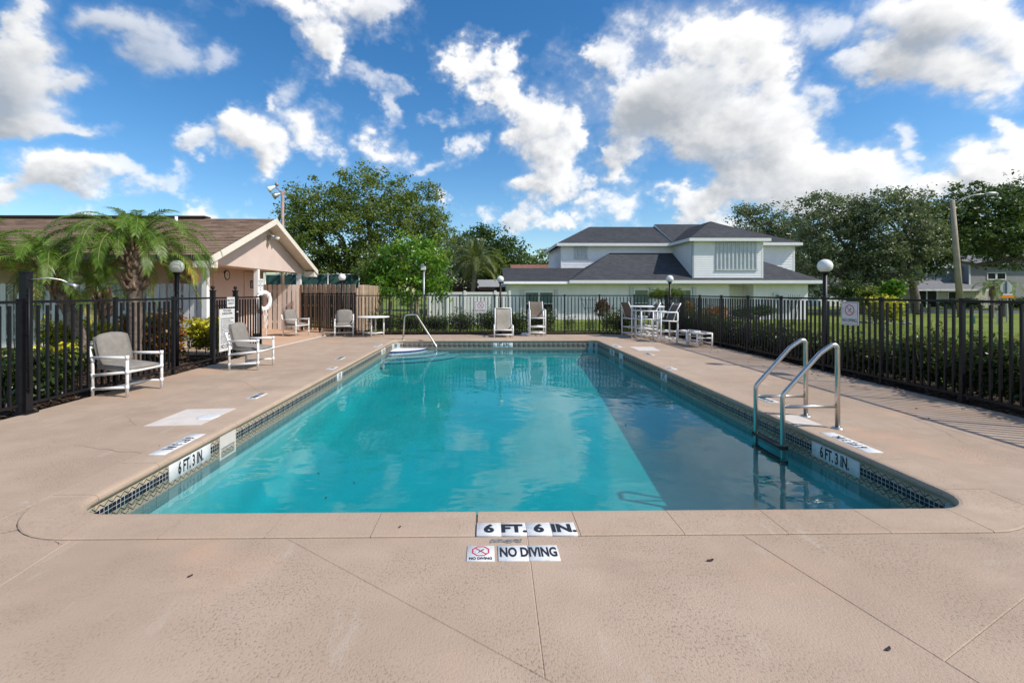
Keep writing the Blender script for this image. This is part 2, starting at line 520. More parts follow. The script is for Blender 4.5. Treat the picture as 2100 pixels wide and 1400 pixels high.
def water():
    t = NT('pool_water'); v = t.world()
    h = t.noise(t.scale(v, .9, 1.0, 1), 1.35, 3, .5, .3)
    h2 = t.noise(t.scale(v, .8, 1.5, 1), 7.5, 2, .5)
    hh = t.math('ADD', h, t.math('MULTIPLY', h2, .07))
    nb = t.bump(hh, .26, .045)
    fr = t.new('ShaderNodeFresnel'); fr.inputs['IOR'].default_value = 1.33
    t.link(nb, fr.inputs['Normal'])
    g = t.new('ShaderNodeBsdfGlossy'); g.inputs['Roughness'].default_value = .015
    t.link(nb, g.inputs['Normal'])
    tr = t.new('ShaderNodeBsdfTransparent')
    mx = t.new('ShaderNodeMixShader')
    back = t.new('ShaderNodeNewGeometry').outputs['Backfacing']      # seen from below the surface only lets light through
    t.link(t.math('MULTIPLY', fr.outputs[0], t.math('SUBTRACT', 1.0, back)), mx.inputs[0]); t.link(tr.outputs[0], mx.inputs[1]); t.link(g.outputs[0], mx.inputs[2])
    t.link(mx.outputs[0], t.out.inputs['Surface'])
    va = t.new('ShaderNodeVolumeAbsorption')
    va.inputs['Color'].default_value = (.0, .885, .90, 1); va.inputs['Density'].default_value = 1.3
    vs = t.new('ShaderNodeVolumeScatter')
    vs.inputs['Color'].default_value = (.12, .85, .95, 1); vs.inputs['Density'].default_value = .10; vs.inputs['Anisotropy'].default_value = .0
    ad = t.new('ShaderNodeAddShader'); t.link(va.outputs[0], ad.inputs[0]); t.link(vs.outputs[0], ad.inputs[1])
    t.link(ad.outputs[0], t.out.inputs['Volume'])
    return t.m
M_WATER = water()
M_PVC = plain('white_pvc_pipe', (.80, .79, .77), .35, var=.06, scale=4)
M_CUSH = plain('grey_cushion_cloth', (.235, .215, .190), .95, var=.12, scale=14, bump=.5, bscale=260, bdist=.003, spec=.1)
M_SLING = plain('tan_sling_mesh', (.34, .30, .245), .85, var=.14, scale=18, bump=.4, bscale=300, spec=.2)
M_SLINGB = plain('brown_sling_mesh', (.17, .135, .105), .85, var=.14, scale=18, bump=.4, bscale=300, spec=.2)
M_IRON = plain('black_painted_metal', (.008, .008, .010), .45, var=.3, scale=12, spec=.35)
M_STEEL = plain('brushed_stainless', (.56, .545, .51), .34, metal=1.0, var=.06, scale=30)
M_GLOBE = plain('white_acrylic_globe', (.80, .79, .76), .22, var=.03)
M_WHITE = plain('white_paint', (.78, .78, .76), .55, var=.05, scale=4)
M_SIDING = plain('white_vinyl_siding', (.83, .82, .83), .55, var=.04, scale=2)
M_STUCCOW = plain('white_stucco', (.80, .775, .80), .85, var=.06, scale=1.6, bump=.4, bscale=60)
M_PINK = plain('pink_stucco', (.62, .49, .425), .9, var=.07, scale=1.3, bump=.6, bscale=45, bdist=.006)
M_CREAM = plain('cream_trim_paint', (.76, .69, .585), .6, var=.05, scale=4)
def wood(name, a, b, grain=14):
    t = NT(name); v = t.coord('Object')
    oi = t.new('ShaderNodeObjectInfo')
    vv = t.new('ShaderNodeVectorMath', operation='ADD'); t.link(v, vv.inputs[0])
    cm = t.new('ShaderNodeCombineXYZ'); t.link(t.math('MULTIPLY', oi.outputs['Random'], 40), cm.inputs[0]); t.link(cm.outputs[0], vv.inputs[1])
    n = t.noise(t.scale(vv.outputs[0], 1, 1, .06), grain * 3, 4, .65)
    n2 = t.noise(vv.outputs[0], 1.5, 3)
    c = t.ramp(n, [(.3, a), (.7, b)])
    c = t.mix(t.ramp(n2, [(.4, 0.0), (.8, .45)]), c, tuple(x * .6 for x in a))
    hs = t.new('ShaderNodeHueSaturation'); t.link(c, hs.inputs['Color'])
    t.link(t.math('ADD', .78, t.math('MULTIPLY', oi.outputs['Random'], .44)), hs.inputs['Value'])
    t.principled(hs.outputs[0], .85, 0, t.bump(n, .3, .003), .2)
    return t.m
M_WOOD = wood('weathered_pine_board', (.36, .255, .175), (.56, .42, .305))
M_BEIGEB = wood('beige_painted_board', (.72, .63, .555), (.78, .69, .61), 6)
M_GREYB = wood('pale_grey_painted_board', (.56, .56, .57), (.63, .63, .64), 6)
M_POLEW = wood('weathered_utility_wood', (.26, .22, .16), (.40, .34, .26))
def shingle(name, cols, rowh, tab):
    t = NT(name); v = t.coord('Object')
    br = t.new('ShaderNodeTexBrick'); br.offset = .5
    br.inputs['Scale'].default_value = 1.0
    br.inputs['Brick Width'].default_value = tab; br.inputs['Row Height'].default_value = rowh
    br.inputs['Mortar Size'].default_value = .004; br.inputs['Bias'].default_value = 0
    br.inputs['Color1'].default_value = (*cols[0], 1); br.inputs['Color2'].default_value = (*cols[1], 1)
    br.inputs['Mortar'].default_value = (*tuple(c * .55 for c in cols[0]), 1)
    uv = t.new('ShaderNodeUVMap'); uv.uv_map = 'UVMap'
    t.link(uv.outputs[0], br.inputs['Vector'])
    n = t.noise(t.scale(v, 1, 1, 1), 9, 4, .7)
    c = t.mix(t.ramp(n, [(.3, 0.0), (.75, .55)]), br.outputs['Color'], cols[2])
    n2 = t.noise(v, .5, 3)
    c = t.mix(t.ramp(n2, [(.35, 0.0), (.8, .35)]), c, tuple(x * .7 for x in cols[0]))
    t.principled(c, .9, 0, t.bump(t.noise(v, 120, 2), .4, .004), .2)
    return t.m
M_SHDARK = shingle('charcoal_shingles', ((.050, .052, .060), (.085, .088, .098), (.115, .115, .12)), .14, .30)
M_SHBROWN = shingle('brown_shingles', ((.165, .105, .075), (.37, .25, .175), (.41, .29, .215)), .14, .32)
M_SHGREY = shingle('grey_shingles', ((.20, .20, .21), (.28, .28, .29), (.32, .32, .32)), .14, .30)
M_SHRED = shingle('red_brown_shingles', ((.22, .10, .075), (.30, .15, .11), (.34, .19, .14)), .2, .4)
M_GLASS = plain('window_glass', (.10, .16, .145), .06, var=.25, scale=1.2)
M_GLASSD = plain('dark_window_glass', (.02, .022, .025), .08, var=.3, scale=1.2)
M_SHUT = plain('galvanised_storm_panel', (.52, .54, .56), .42, metal=.1, var=.1, scale=3)
M_BRICK = plain('dark_stone_veneer', (.12, .12, .13), .9, var=.5, scale=12, bump=.6, bscale=30)
M_STONE = plain('tan_stone_veneer', (.34, .24, .16), .9, var=.5, scale=9, bump=.8, bscale=25)
M_GALV = plain('galvanised_pipe', (.36, .38, .40), .45, metal=.6, var=.15, scale=5)
M_RUST = plain('rusty_pipe', (.34, .24, .20), .6, metal=.2, var=.25, scale=3)
M_SCREEN = plain('green_windscreen_mesh', (.008, .042, .034), .85, var=.35, scale=2.5)
M_DRED = plain('red_brick', (.22, .075, .05), .9, var=.25, scale=8)
M_DKTRIM = plain('dark_brown_trim', (.03, .022, .02), .6, var=.2)
M_BLUE = plain('blue_grey_siding', (.20, .24, .30), .7, var=.06, scale=2)
M_GREYSD = plain('grey_siding', (.30, .29, .30), .7, var=.06, scale=2)
M_YELW = plain('pale_yellow_wall', (.55, .53, .42), .8, var=.06)
M_ORANGE = plain('orange_sign_sheet', (.75, .22, .01), .5, var=.06)
M_SIGNBK = plain('bare_aluminium_sign_back', (.42, .43, .42), .5, metal=.3, var=.08)
M_ASPH = plain('asphalt', (.085, .083, .08), .9, var=.25, scale=2, bump=.3, bscale=40)
M_KERB = plain('kerb_concrete', (.42, .40, .36), .9, var=.15, scale=2)
M_PATH = plain('garden_path_concrete', (.46, .40, .33), .9, var=.12, scale=2)
M_ROCK = plain('grey_boulder', (.24, .22, .20), .9, var=.35, scale=6, bump=.9, bscale=14, bdist=.03)
M_POT = plain('pot_glaze', (.55, .55, .53), .4, var=.1)
M_PLASTIC = plain('crumpled_white_plastic', (.70, .71, .73), .4, var=.1)
M_CLOCK = plain('clock_face', (.70, .69, .64), .4, var=.05)
M_PLAQUE = plain('wooden_plaque', (.50, .33, .08), .6, var=.15)
def soil():
    t = NT('mulch_soil'); v = t.world()
    c = t.ramp(t.noise(v, 40, 4, .7), [(.3, (.022, .014, .010)), (.75, (.10, .065, .045))])
    t.principled(c, .95, 0, t.bump(t.noise(v, 60, 3), .9, .02), .1); return t.m
M_SOIL = soil()
M_CHIP = plain('mulch_chip', (.085, .050, .034), .95, var=.6, scale=3)
def lawn_mat():
    t = NT('lawn_grass'); v = t.world()
    a = t.noise(v, .35, 4, .6); b = t.noise(t.scale(v, 1, .5, 1), 9, 5, .75)
    c = t.ramp(a, [(.3, (.155, .205, .036)), (.7, (.245, .29, .062))])
    c = t.mix(t.ramp(b, [(.3, .65), (.7, 0.0)]), c, (.06, .095, .016))
    t.principled(c, .9, 0, t.bump(t.noise(v, 55, 3, .7), .5, .02), .15); return t.m
M_LAWN = lawn_mat()
def leaf(name, stops, gloss=.45, trans=.50, spec=.4):
    """foliage: colour by each leaf's own random value, light passing through"""
    t = NT(name)
    at = t.new('ShaderNodeAttribute'); at.attribute_name = 'tint'
    c = t.ramp(at.outputs['Fac'], stops)
    p = t.new('ShaderNodeBsdfPrincipled'); t.link(c, p.inputs['Base Color'])
    p.inputs['Roughness'].default_value = gloss; p.inputs['Specular IOR Level'].default_value = spec
    tr = t.new('ShaderNodeBsdfTranslucent'); t.link(t.mix(.5, c, (.22, .30, .03), 'MIX'), tr.inputs['Color'])
    mx = t.new('ShaderNodeMixShader'); mx.inputs[0].default_value = trans
    t.link(p.outputs[0], mx.inputs[1]); t.link(tr.outputs[0], mx.inputs[2])
    t.link(mx.outputs[0], t.out.inputs['Surface'])
    return t.m
L_OAK = leaf('oak_leaves', [(0, (0.0601, 0.0933, 0.0232)), (.5, (0.1367, 0.1985, 0.0464)), (1, (0.2873, 0.3266, 0.0925))], .5)
L_OAKG = leaf('grey_oak_leaves', [(0, (0.0689, 0.0906, 0.0471)), (.5, (0.1475, 0.1857, 0.0942)), (1, (0.3071, 0.3397, 0.2228))], .42, .28)
L_DARK = leaf('dark_tree_leaves', [(0, (0.0182, 0.0425, 0.0145)), (.6, (0.0425, 0.0911, 0.0232)), (1, (0.0835, 0.1594, 0.0407))], .45, .25)
L_BRIGHT = leaf('glossy_bright_leaves', [(0, (0.0475, 0.1403, 0.0150)), (.6, (0.1187, 0.2912, 0.0263)), (.975, (0.3019, 0.4529, 0.0468)), (1, (.24, .30, .04))], .3, .38)
L_LIME = leaf('lime_leaves', [(0, (.05, .09, .012)), (1, (.16, .21, .03))], .5)
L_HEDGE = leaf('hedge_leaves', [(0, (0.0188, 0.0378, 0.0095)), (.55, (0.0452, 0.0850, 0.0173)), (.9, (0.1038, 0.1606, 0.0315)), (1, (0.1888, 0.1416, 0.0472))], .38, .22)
L_YELLOW = leaf('yellow_croton_leaves', [(0, (0.1440, 0.1584, 0.0144)), (.5, (0.4320, 0.4032, 0.0216)), (1, (0.7488, 0.6624, 0.0576))], .4, .3)
L_CROTON = leaf('red_croton_leaves', [(0, (.035, .045, .010)), (.35, (.15, .06, .015)), (.65, (.26, .07, .015)), (.85, (.30, .17, .02)), (1, (.09, .12, .015))], .4, .3)
L_ORANGE = leaf('orange_croton_leaves', [(0, (.32, .07, .01)), (.6, (.48, .14, .01)), (1, (.52, .25, .02))], .4, .3)
L_PALM = leaf('palm_leaflets', [(0, (0.0496, 0.1071, 0.0119)), (.6, (0.1362, 0.2465, 0.0268)), (.92, (0.2476, 0.3321, 0.0417)), (1, (0.5447, 0.3857, 0.0596))], .42, .36, .35)
L_COCO = leaf('coconut_leaflets', [(0, (.05, .075, .02)), (.6, (.13, .16, .045)), (1, (.26, .24, .10))], .4, .3)
L_REDPL = leaf('cordyline_leaves', [(0, (.06, .012, .015)), (1, (.17, .025, .03))], .4, .3)
L_GRASS = leaf('grass_blades', [(0, (.13, .175, .028)), (1, (.26, .32, .07))], .6, .4, .2)
M_BARK = plain('grey_bark', (.155, .130, .105), .95, var=.4, scale=7, bump=.9, bscale=22, bdist=.03)
M_BARKP = plain('palm_bark', (.20, .15, .115), .95, var=.45, scale=12, bump=.9, bscale=30, bdist=.02)
M_BARKC = plain('pale_palm_bark', (.34, .28, .22), .95, var=.3, scale=6, bump=.6, bscale=20)
M_STEM = plain('green_frond_stem', (.16, .19, .04), .5, var=.2)
M_BOOT = plain('old_leaf_base', (.27, .17, .115), .9, var=.4, scale=10)
M_DEADLEAF = plain('dead_leaf', (.045, .028, .03), .8, var=.4, scale=30)
# ------------------------------------------------------------------ ground, water, deck, pool
PXL, PXR, PYN, PYF = -2.77, 3.34, 3.08, 14.05      # inner edge of the coping
CW, RI = 0.33, 0.27                                 # coping width, inner corner radius
ZW = -0.26                                          # water level
DXL, DXR, DYF, DYN = -5.50, 6.20, 15.85, -4.5      # deck edges

def ground_z(x, y):
    d = max(0.0, y - 16.0, (x - 6.4) * .8, (-9.6 - x) * .5)
    t = min(1, d / 13.0)
    return -.05 - .34 * t * t * (3 - 2 * t) if y > -30 else -.05

def make_ground():
    xs = [-900, -300, -120, -60, -36, -24, -16, -12, -9.2, DXL - .02, 0, DXR + .02, 7, 8.5, 10, 12, 14, 17, 20, 24, 28, 34, 42, 60, 120, 300, 900]
    ys = [-900, -200, -60, -20, DYN, 4, 11.6, DYF + .02, 17, 18.9, 20, 22, 24, 26, 29, 33, 40, 50, 70, 120, 300, 900]
    mb = MB(); id_ = {}
    for i, x in enumerate(xs):
        for j, y in enumerate(ys):
            id_[i, j] = len(mb.v); mb.v.append((x, y, ground_z(x, y)))
    for i in range(len(xs) - 1):
        for j in range(len(ys) - 1):
            cx, cy = (xs[i] + xs[i + 1]) / 2, (ys[j] + ys[j + 1]) / 2
            if DXL - .05 < cx < DXR + .05 and DYN < cy < DYF: continue
            mb.f.append((id_[i, j], id_[i + 1, j], id_[i + 1, j + 1], id_[i, j + 1])); mb.m.append(0); mb.sm.append(True)
    tag(mb.build('lawn', M_LAWN), kind='structure')
make_ground()

# mulch beds along the fences
def bed(name, pts, z=-.03):
    mb = MB(); mb.quad(*[(p[0], p[1], z) for p in pts])
    return tag(mb.build(name, M_SOIL), kind='structure')
bed('mulch_bed', [(-9.3, 3.0), (DXL - .03, 3.0), (DXL - .03, 10.4), (-7.0, 11.55), (-9.3, 11.55)])
bed('mulch_bed', [(DXR + .03, 3.0), (7.35, 3.0), (7.35, 16.9), (DXR + .03, 16.9)])
bed('mulch_bed', [(-6.6, DYF + .03), (DXR + .02, DYF + .03), (DXR + .02, 17.0), (-6.6, 17.9)])
mb = MB()
rnd = random.Random(5)
for k in range(5200):
    r = rnd.random()
    if r < .5: x, y = rnd.uniform(-7.6, DXL - .02), rnd.uniform(4.6, 10.6)
    elif r < .8: x, y = DXR + .02 + rnd.random() ** 1.6 * .5, rnd.uniform(4.5, 15.9)
    else: x, y = rnd.uniform(-5, 6), DYF + .03 + rnd.random() ** 1.6 * .5
    a = rnd.random() * 6.28; M = Matrix.Rotation(a, 3, 'Z') @ Matrix.Rotation(rnd.uniform(-.5, .5), 3, 'X') @ Matrix.Rotation(rnd.uniform(-.4, .4), 3, 'Y')
    L, W_ = rnd.uniform(.02, .06), rnd.uniform(.008, .02)
    P = [M @ Vector(p) + Vector((x, y, -.018)) for p in ((-L, -W_, 0), (L, -W_ * .7, 0), (L * .9, W_, .004), (-L * .8, W_ * .8, .006))]
    mb.quad(*P)
tag(mb.build('bark_mulch', M_CHIP), kind='stuff')

# ---- water body
mb = MB()
e = .035
mb.box(((PXL + PXR) / 2, (PYN + PYF) / 2, (ZW - 1.7) / 2), (PXR - PXL + 2 * e, PYF - PYN + 2 * e, ZW + 1.7))
tag(mb.build('water', M_WATER), kind='structure')

# ---- perimeter path of the pool
cx0, cx1, cy0, cy1 = PXL + RI, PXR - RI, PYN + RI, PYF - RI
ARC = pi / 2 * RI
SEG = [('L', (cx0, PYN), (1, 0), cx1 - cx0), ('A', (cx1, cy0), -pi / 2, ARC), ('L', (PXR, cy0), (0, 1), cy1 - cy0), ('A', (cx1, cy1), 0, ARC),
       ('L', (cx1, PYF), (-1, 0), cx1 - cx0), ('A', (cx0, cy1), pi / 2, ARC), ('L', (PXL, cy1), (0, -1), cy1 - cy0), ('A', (cx0, cy0), pi, ARC)]
S0 = [0]
for g_ in SEG: S0.append(S0[-1] + g_[3])
PER = S0[-1]
def path(s, o):
    """point and outward normal at distance s along the inner edge, offset o outwards"""
    s = s % PER
    for i, g_ in enumerate(SEG):
        if s <= S0[i + 1] + 1e-9:
            u = s - S0[i]
            if g_[0] == 'L':
                d = Vector((*g_[2], 0)); nrm = Vector((d.y, -d.x, 0))
                return Vector((*g_[1], 0)) + d * u + nrm * o, nrm
            a = g_[2] + u / RI
            nrm = Vector((cos(a), sin(a), 0))
            return Vector((*g_[1], 0)) + nrm * (RI + o), nrm
def sweep(prof, s0, s1, n, mb, close_ends=True):
    rings = []
    for k in range(n + 1):
        s = s0 + (s1 - s0) * k / n
        rings.append([path(s, o)[0] + Vector((0, 0, z)) for (o, z) in prof])
    m = len(prof)
    vs = [p for r in rings for p in r]
    fs = [(i * m + j, (i + 1) * m + j, (i + 1) * m + j + 1, i * m + j + 1) for i in range(n) for j in range(m - 1)]
    mb.add(vs, fs)
    for k in range(len(mb.sm) - len(fs), len(mb.sm)): mb.sm[k] = False
    if close_ends:
        b = len(mb.v) - len(vs)
        mb.f.append(tuple(b + j for j in range(m))); mb.m.append(0); mb.sm.append(False)
        mb.f.append(tuple(b + n * m + j for j in range(m))[::-1]); mb.m.append(0); mb.sm.append(False)

pool = thing('swimming_pool', 'long rectangular swimming pool of turquoise water with tan coping and patterned tile band', 'swimming pool', (0, 0, 0))
CPROF = [(.05, -.062), (.012, -.060), (.002, -.050), (-.004, -.034), (-.001, -.016), (.010, -.002), (.03, .004), (.06, .006), (CW - .012, .006), (CW - .004, .001), (CW - .004, -.05)]
def coping_joints():
    js = []
    x = -.06
    near = sorted([-.06 + .625 * k for k in range(-3, 5)] )
    for x in near: js.append(x - cx0)
    js = [0.0] + [j for j in js if .2 < j < SEG[0][3] - .2] + [SEG[0][3]]
    for i in range(1, 8):
        L = SEG[i][3]
        if SEG[i][0] == 'A': js += [S0[i] + L]
        else:
            n = round(L / .62)
            js += [S0[i] + L * k / n for k in range(1, n + 1)]
    return js
CJ = coping_joints()
for a, b in zip(CJ[:-1], CJ[1:]):
    mb = MB()
    arc = any(abs(a - S0[i]) < 1e-6 and SEG[i][0] == 'A' for i in range(8))
    xg = cx0 + a
    ga = .007 if abs(xg + .06) < .01 and a < SEG[0][3] else .0018
    gb = .007 if abs(cx0 + b + .06) < .01 and b < SEG[0][3] else .0018
    sweep(CPROF, a + ga, b - gb, 9 if arc else 1, mb)
    mb.build('coping_stone', M_COPE, pool)
# joint bed below the coping
mb = MB(); sweep([(.04, -.006), (CW - .006, -.006)], 0, PER, 160, mb, False); mb.build('joint_bed', M_JOINT, pool)
# mortar band under the coping
mb = MB(); sweep([(.035, -.063), (.030, -.075), (.029, -.09)], 0, PER, 160, mb, False); mb.build('mortar_band', M_GROUT, pool)
# basin: walls + sloping floor with a cove
def basin():
    mb = MB(); n = 168; rings = []
    for k in range(n):
        s = PER * k / n
        p, nr = path(s, .032)
        fz = -(.72 + (1.36 - .72) * max(0, min(1, (12.5 - p.y) / 8.5)))
        col = []
        for (o, z) in [(.032, -.08), (.032, fz + .26), (.02, fz + .15), (-.03, fz + .07), (-.11, fz + .02), (-.22, fz)]:
            q = path(s, o)[0]; col.append((q.x, q.y, z))
        rings.append(col)
    m = len(rings[0]); vs = [p for r in rings for p in r]
    fs = [(i * m + j, ((i + 1) % n) * m + j, ((i + 1) % n) * m + j + 1, i * m + j + 1) for i in range(n) for j in range(m - 1)]
    mb.add(vs, fs, True)
    mb.f.append(tuple(i * m + m - 1 for i in range(n))); mb.m.append(0); mb.sm.append(False)
    me = mb.mesh('basin', M_PLASTER)
    bm = bmesh.new(); bm.from_mesh(me)
    big = [f for f in bm.faces if len(f.verts) > 10]
    bmesh.ops.triangulate(bm, faces=big)
    bm.to_mesh(me); bm.free()
    inst('basin', me, pool)
basin()
# waterline tiles
TZ = -.078
def tile_mesh(w=.1500):
    mb = MB(); mb.box((w / 2, .0, -.0745), (w, .010, .149))
    return bevel_mesh(mb.mesh('waterline_tile', M_TILE), .0012, 1)
TILE = tile_mesh()
mb2 = MB()
marker_slots = []
def wall_markers(i):
    """(start, length in tiles, text) on straight side i, measured along s"""
    if i == 2:   # right side, y grows
        return [(4.18, 4, '6 FT. 3 IN.'), (8.60, 2, '5 FT.'), (12.05, 3, '3 FT. 6 IN.')]
    if i == 4:   # far side, x shrinks
        return [(.78, 4, '3 FT. 6 IN.')]
    if i == 6:   # left side, y shrinks
        return [(4.68, 4, '6 FT. 3 IN.'), (9.02, 2, '5 FT.'), (12.9, 3, '3 FT. 6 IN.')]
    return []
skim_y = {6: (5.02, .32), 2: (11.55, .32)}
for i, g_ in enumerate(SEG):
    if g_[0] == 'L':
        n = int(round(g_[3] / .1524)); pitch = g_[3] / n
        occ = set()
        for (st, nt, body) in wall_markers(i):
            u0 = {2: st - cy0, 4: cx1 - st, 6: cy1 - st}[i]
            k0 = int(round(u0 / pitch))
            for k in range(k0, k0 + nt): occ.add(k)
            marker_slots.append((i, S0[i] + k0 * pitch, nt, pitch, body))
        if i in skim_y:
            yc, ww = skim_y[i]
            u0 = (yc - ww / 2 - cy0) if i == 2 else (cy1 - yc - ww / 2)
            k0 = int(round(u0 / pitch))
            for k in (k0, k0 + 1): occ.add(k)
            marker_slots.append((i, S0[i] + k0 * pitch, 2, pitch, 'SKIM'))
        for k in range(n):
            s = S0[i] + k * pitch + .001
            p, nr = path(s, .026)
            d = Vector((-nr.y, nr.x, 0))
            rz = atan2(d.y, d.x)
            if k not in occ:
                inst('waterline_tile', TILE, pool, (p.x, p.y, TZ), (0, 0, rz))
    else:
        for k in range(3):
            s = S0[i] + g_[3] * k / 3
            p, nr = path(s, .030); q, _ = path(s + g_[3] / 3, .030)
            d = q - p
            inst('waterline_tile', TILE, pool, (p.x, p.y, TZ), (0, 0, atan2(d.y, d.x)), (d.length / .1515, 1, 1))
# second row, mostly under water, joined
mbt = MB()
for i, g_ in enumerate(SEG):
    if g_[0] != 'L': 
        sweep([(.026, TZ - .155), (.026, TZ - .30)], S0[i], S0[i + 1], 4, mbt, False); continue
    n = int(round(g_[3] / .1524)); pitch = g_[3] / n
    for k in range(n):
        p, nr = path(S0[i] + k * pitch + pitch / 2, .026); d = Vector((-nr.y, nr.x, 0))
        mbt.box((p.x, p.y, TZ - .2265), (.150, .010, .149), atan2(d.y, d.x))
def lower_tile_material():
    t = NT('lower_tile_print'); v = t.world()
    s = t.new('ShaderNodeSeparateXYZ'); t.link(v, s.inputs[0])
    x = t.math('DIVIDE', t.math('ADD', s.outputs['X'], s.outputs['Y']), .0762)
    z = t.math('DIVIDE', t.math('SUBTRACT', TZ - .152, s.outputs['Z']), .03725)
    tri = t.math('ABSOLUTE', t.math('SUBTRACT', t.math('MULTIPLY', t.math('FRACT', x), 2.0), 1.0))
    up = t.math('ABSOLUTE', t.math('SUBTRACT', t.math('MULTIPLY', tri, .85), t.math('SUBTRACT', z, .1)))
    zz = t.math('MULTIPLY', t.math('LESS_THAN', up, .12), t.math('LESS_THAN', z, 1.15))
    tan = t.ramp(t.noise(v, 34, 3), [(.3, (.30, .25, .175)), (.7, (.41, .35, .25))])
    c = t.mix(zz, tan, (.012, .014, .04))
    c = t.mix(t.math('GREATER_THAN', z, 1.3), c, (.16, .20, .20))
    t.principled(c, .3); return t.m
o = mbt.build('submerged_tile_row', lower_tile_material(), pool); tag(o, kind='stuff')

# depth markers and skimmers on the wall
for (i, s, nt, pitch, body) in marker_slots:
    p, nr = path(s, .026); d = Vector((-nr.y, nr.x, 0)); rz = atan2(d.y, d.x)
    if body == 'SKIM':
        mb = MB(); W_ = nt * pitch
        for (cx, cz, w_, h_) in [(.012, -.125, .024, .25), (W_ - .012, -.125, .024, .25), (W_ / 2, -.065, W_ - .05, .13), (W_ / 2, -.242, W_ - .05, .018)]:
            mb.box((cx, .003, cz), (w_, .022, h_))
        o = mb.build('skimmer_plate', M_PATCH if i == 6 else M_WTILE, pool, (p.x, p.y, TZ + .012), (0, 0, rz))
        mb = MB(); mb.box((W_ / 2, -.05, -.18), (W_ - .05, .06, .10)); mb.build('skimmer_throat', M_BLACK, o)
        continue
    e_ = bpy.data.objects.new('depth_marker', None); COL.objects.link(e_); e_.parent = pool
    e_.location = (p.x, p.y, TZ); e_.rotation_euler = (0, 0, rz)
    wt = MB(); wt.box((.075, .002, -.0745), (.1505, .012, .149)); wm = bevel_mesh(wt.mesh('marker_tile', M_WTILE), .001, 1)
    for k in range(nt): inst('marker_tile', wm, e_, (k * pitch + .0005, 0, 0))
    L = nt * pitch
    # inside of the pool is on the +y side of the tile's own frame; letters face it and read from inside
    xs = .62 if nt == 4 else (.42 if nt == 3 else .52)
    text(body, .148, M_BLACK, e_, frame((L / 2, .0088, -.075), (-1, 0, 0), (0, 0, 1)), bold=.03, xs=xs * .93)

# corner steps, far left
stx, sty = PXL + .03, PYF + .0
for (r, z, top) in [(.96, ZW + .025, True), (1.28, -.31, False), (1.62, -.36, False), (1.97, -.42, False)]:
    mb = MB(); n = 18
    pts = [(stx, sty)] + [(stx + r * cos(-pi / 2 * k / n), sty + r * .92 * sin(-pi / 2 * k / n)) for k in range(n + 1)]
    mb.poly(pts[::-1], -.9, z)
    mb.build('step', M_WHITE if top else M_PLASTER, pool)
    mb = MB()
    for k in range(n):
        a, b = pts[k + 1], pts[k + 2]
        hh = .046 if top else .020
        mb.bar((a[0], a[1], z - hh * .45), (b[0], b[1], z - hh * .45), .012, hh)
    mb.build('step_edge_tile', M_NAVY, pool)

# ---- deck: slabs with open joints over a base
deck = tag(MB().box((0, 0, 0), (0, 0, 0)).build('pool_deck', M_DECK), kind='structure')
bpy.data.objects.remove(deck)
mb = MB()
ox0, ox1, oy0, oy1 = PXL - CW, PXR + CW, PYN - CW, PYF + CW
for (x0, x1, y0, y1) in [(DXL, DXR, DYN, oy0 + .05), (DXL, ox0 + .05, oy0 + .05, DYF), (ox1 - .05, DXR, oy0 + .05, DYF), (ox0 + .05, ox1 - .05, oy1 - .05, DYF)]:
    mb.quad((x0, y0, -.0055), (x1, y0, -.0055), (x1, y1, -.0055), (x0, y1, -.0055))
deck = tag(mb.build('pool_deck', M_JOINT), kind='structure')
def clip(poly, a, b, side):
    """keep the part of a convex polygon on one side of line a-b"""
    out = []; n = len(poly)
    def dist(p): return side * ((b[0] - a[0]) * (p[1] - a[1]) - (b[1] - a[1]) * (p[0] - a[0]))
    for i in range(n):
        p, q = poly[i], poly[(i + 1) % n]; dp, dq = dist(p), dist(q)
        if dp >= 0: out.append(p)
        if (dp > 0 and dq < 0) or (dp < 0 and dq > 0):
            t = dp / (dp - dq); out.append((p[0] + (q[0] - p[0]) * t, p[1] + (q[1] - p[1]) * t))
    return out
def split(cells, a, b, pick=None):
    res = []
    for c in cells:
        if pick is not None:
            cx = sum(p[0] for p in c) / len(c); cy = sum(p[1] for p in c) / len(c)
            if not pick(cx, cy): res.append(c); continue
        l, r = clip(c, a, b, 1), clip(c, a, b, -1)
        res += [k for k in (l, r) if len(k) > 2]
    return res
def rect(x0, x1, y0, y1): return [(x0, y0), (x1, y0), (x1, y1), (x0, y1)]
near = [rect(DXL, DXR, DYN, oy0)]
near = split(near, (-2.43, oy0), (-2.40, 2.3))
near = split(near, (-1.11, 2.70), (.19, 1.76), lambda x, y: x > -2.4)
near = split(near, (1.54, 2.73), (1.84, 1.66), lambda x, y: x > .2)
near = split(near, (.245, 2.75), (.22, 1.72), lambda x, y: .1 < x < 1.5 and y > -3)
near = split(near, (1.85, 1.82), (2.53, 2.15), lambda x, y: x > 2.2)
near = split(near, (3.4, oy0), (3.52, 2.2), lambda x, y: x > 2.6 and y > 1)
left = [rect(DXL, ox0, oy0, 15.85)]
left = split(left, (-4, 3.25), (-3, 3.25))
left = split(left, (-4.44, 4.61), (-2.92, 4.21))
for y in (6.0, 8.7, 11.4, 13.6): left = split(left, (-4, y), (-3, y + .02), lambda cx, cy, y=y: True)
left = split(left, (-4.3, 6.0), (-4.2, 8.7), lambda x, y: 6 < y < 8.6)
right = [rect(ox1, DXR, oy0, DYF)]
right = split(right, (4.90, 5.17), (4.98, 8.33))
for y in (5.4, 8.4, 11.4, 14.3): right = split(right, (4, y), (5, y))
far = [rect(ox0, ox1, oy1, DYF)]
for x in (-1.4, .3, 2.0): far = split(far, (x, 15), (x + .02, 16))
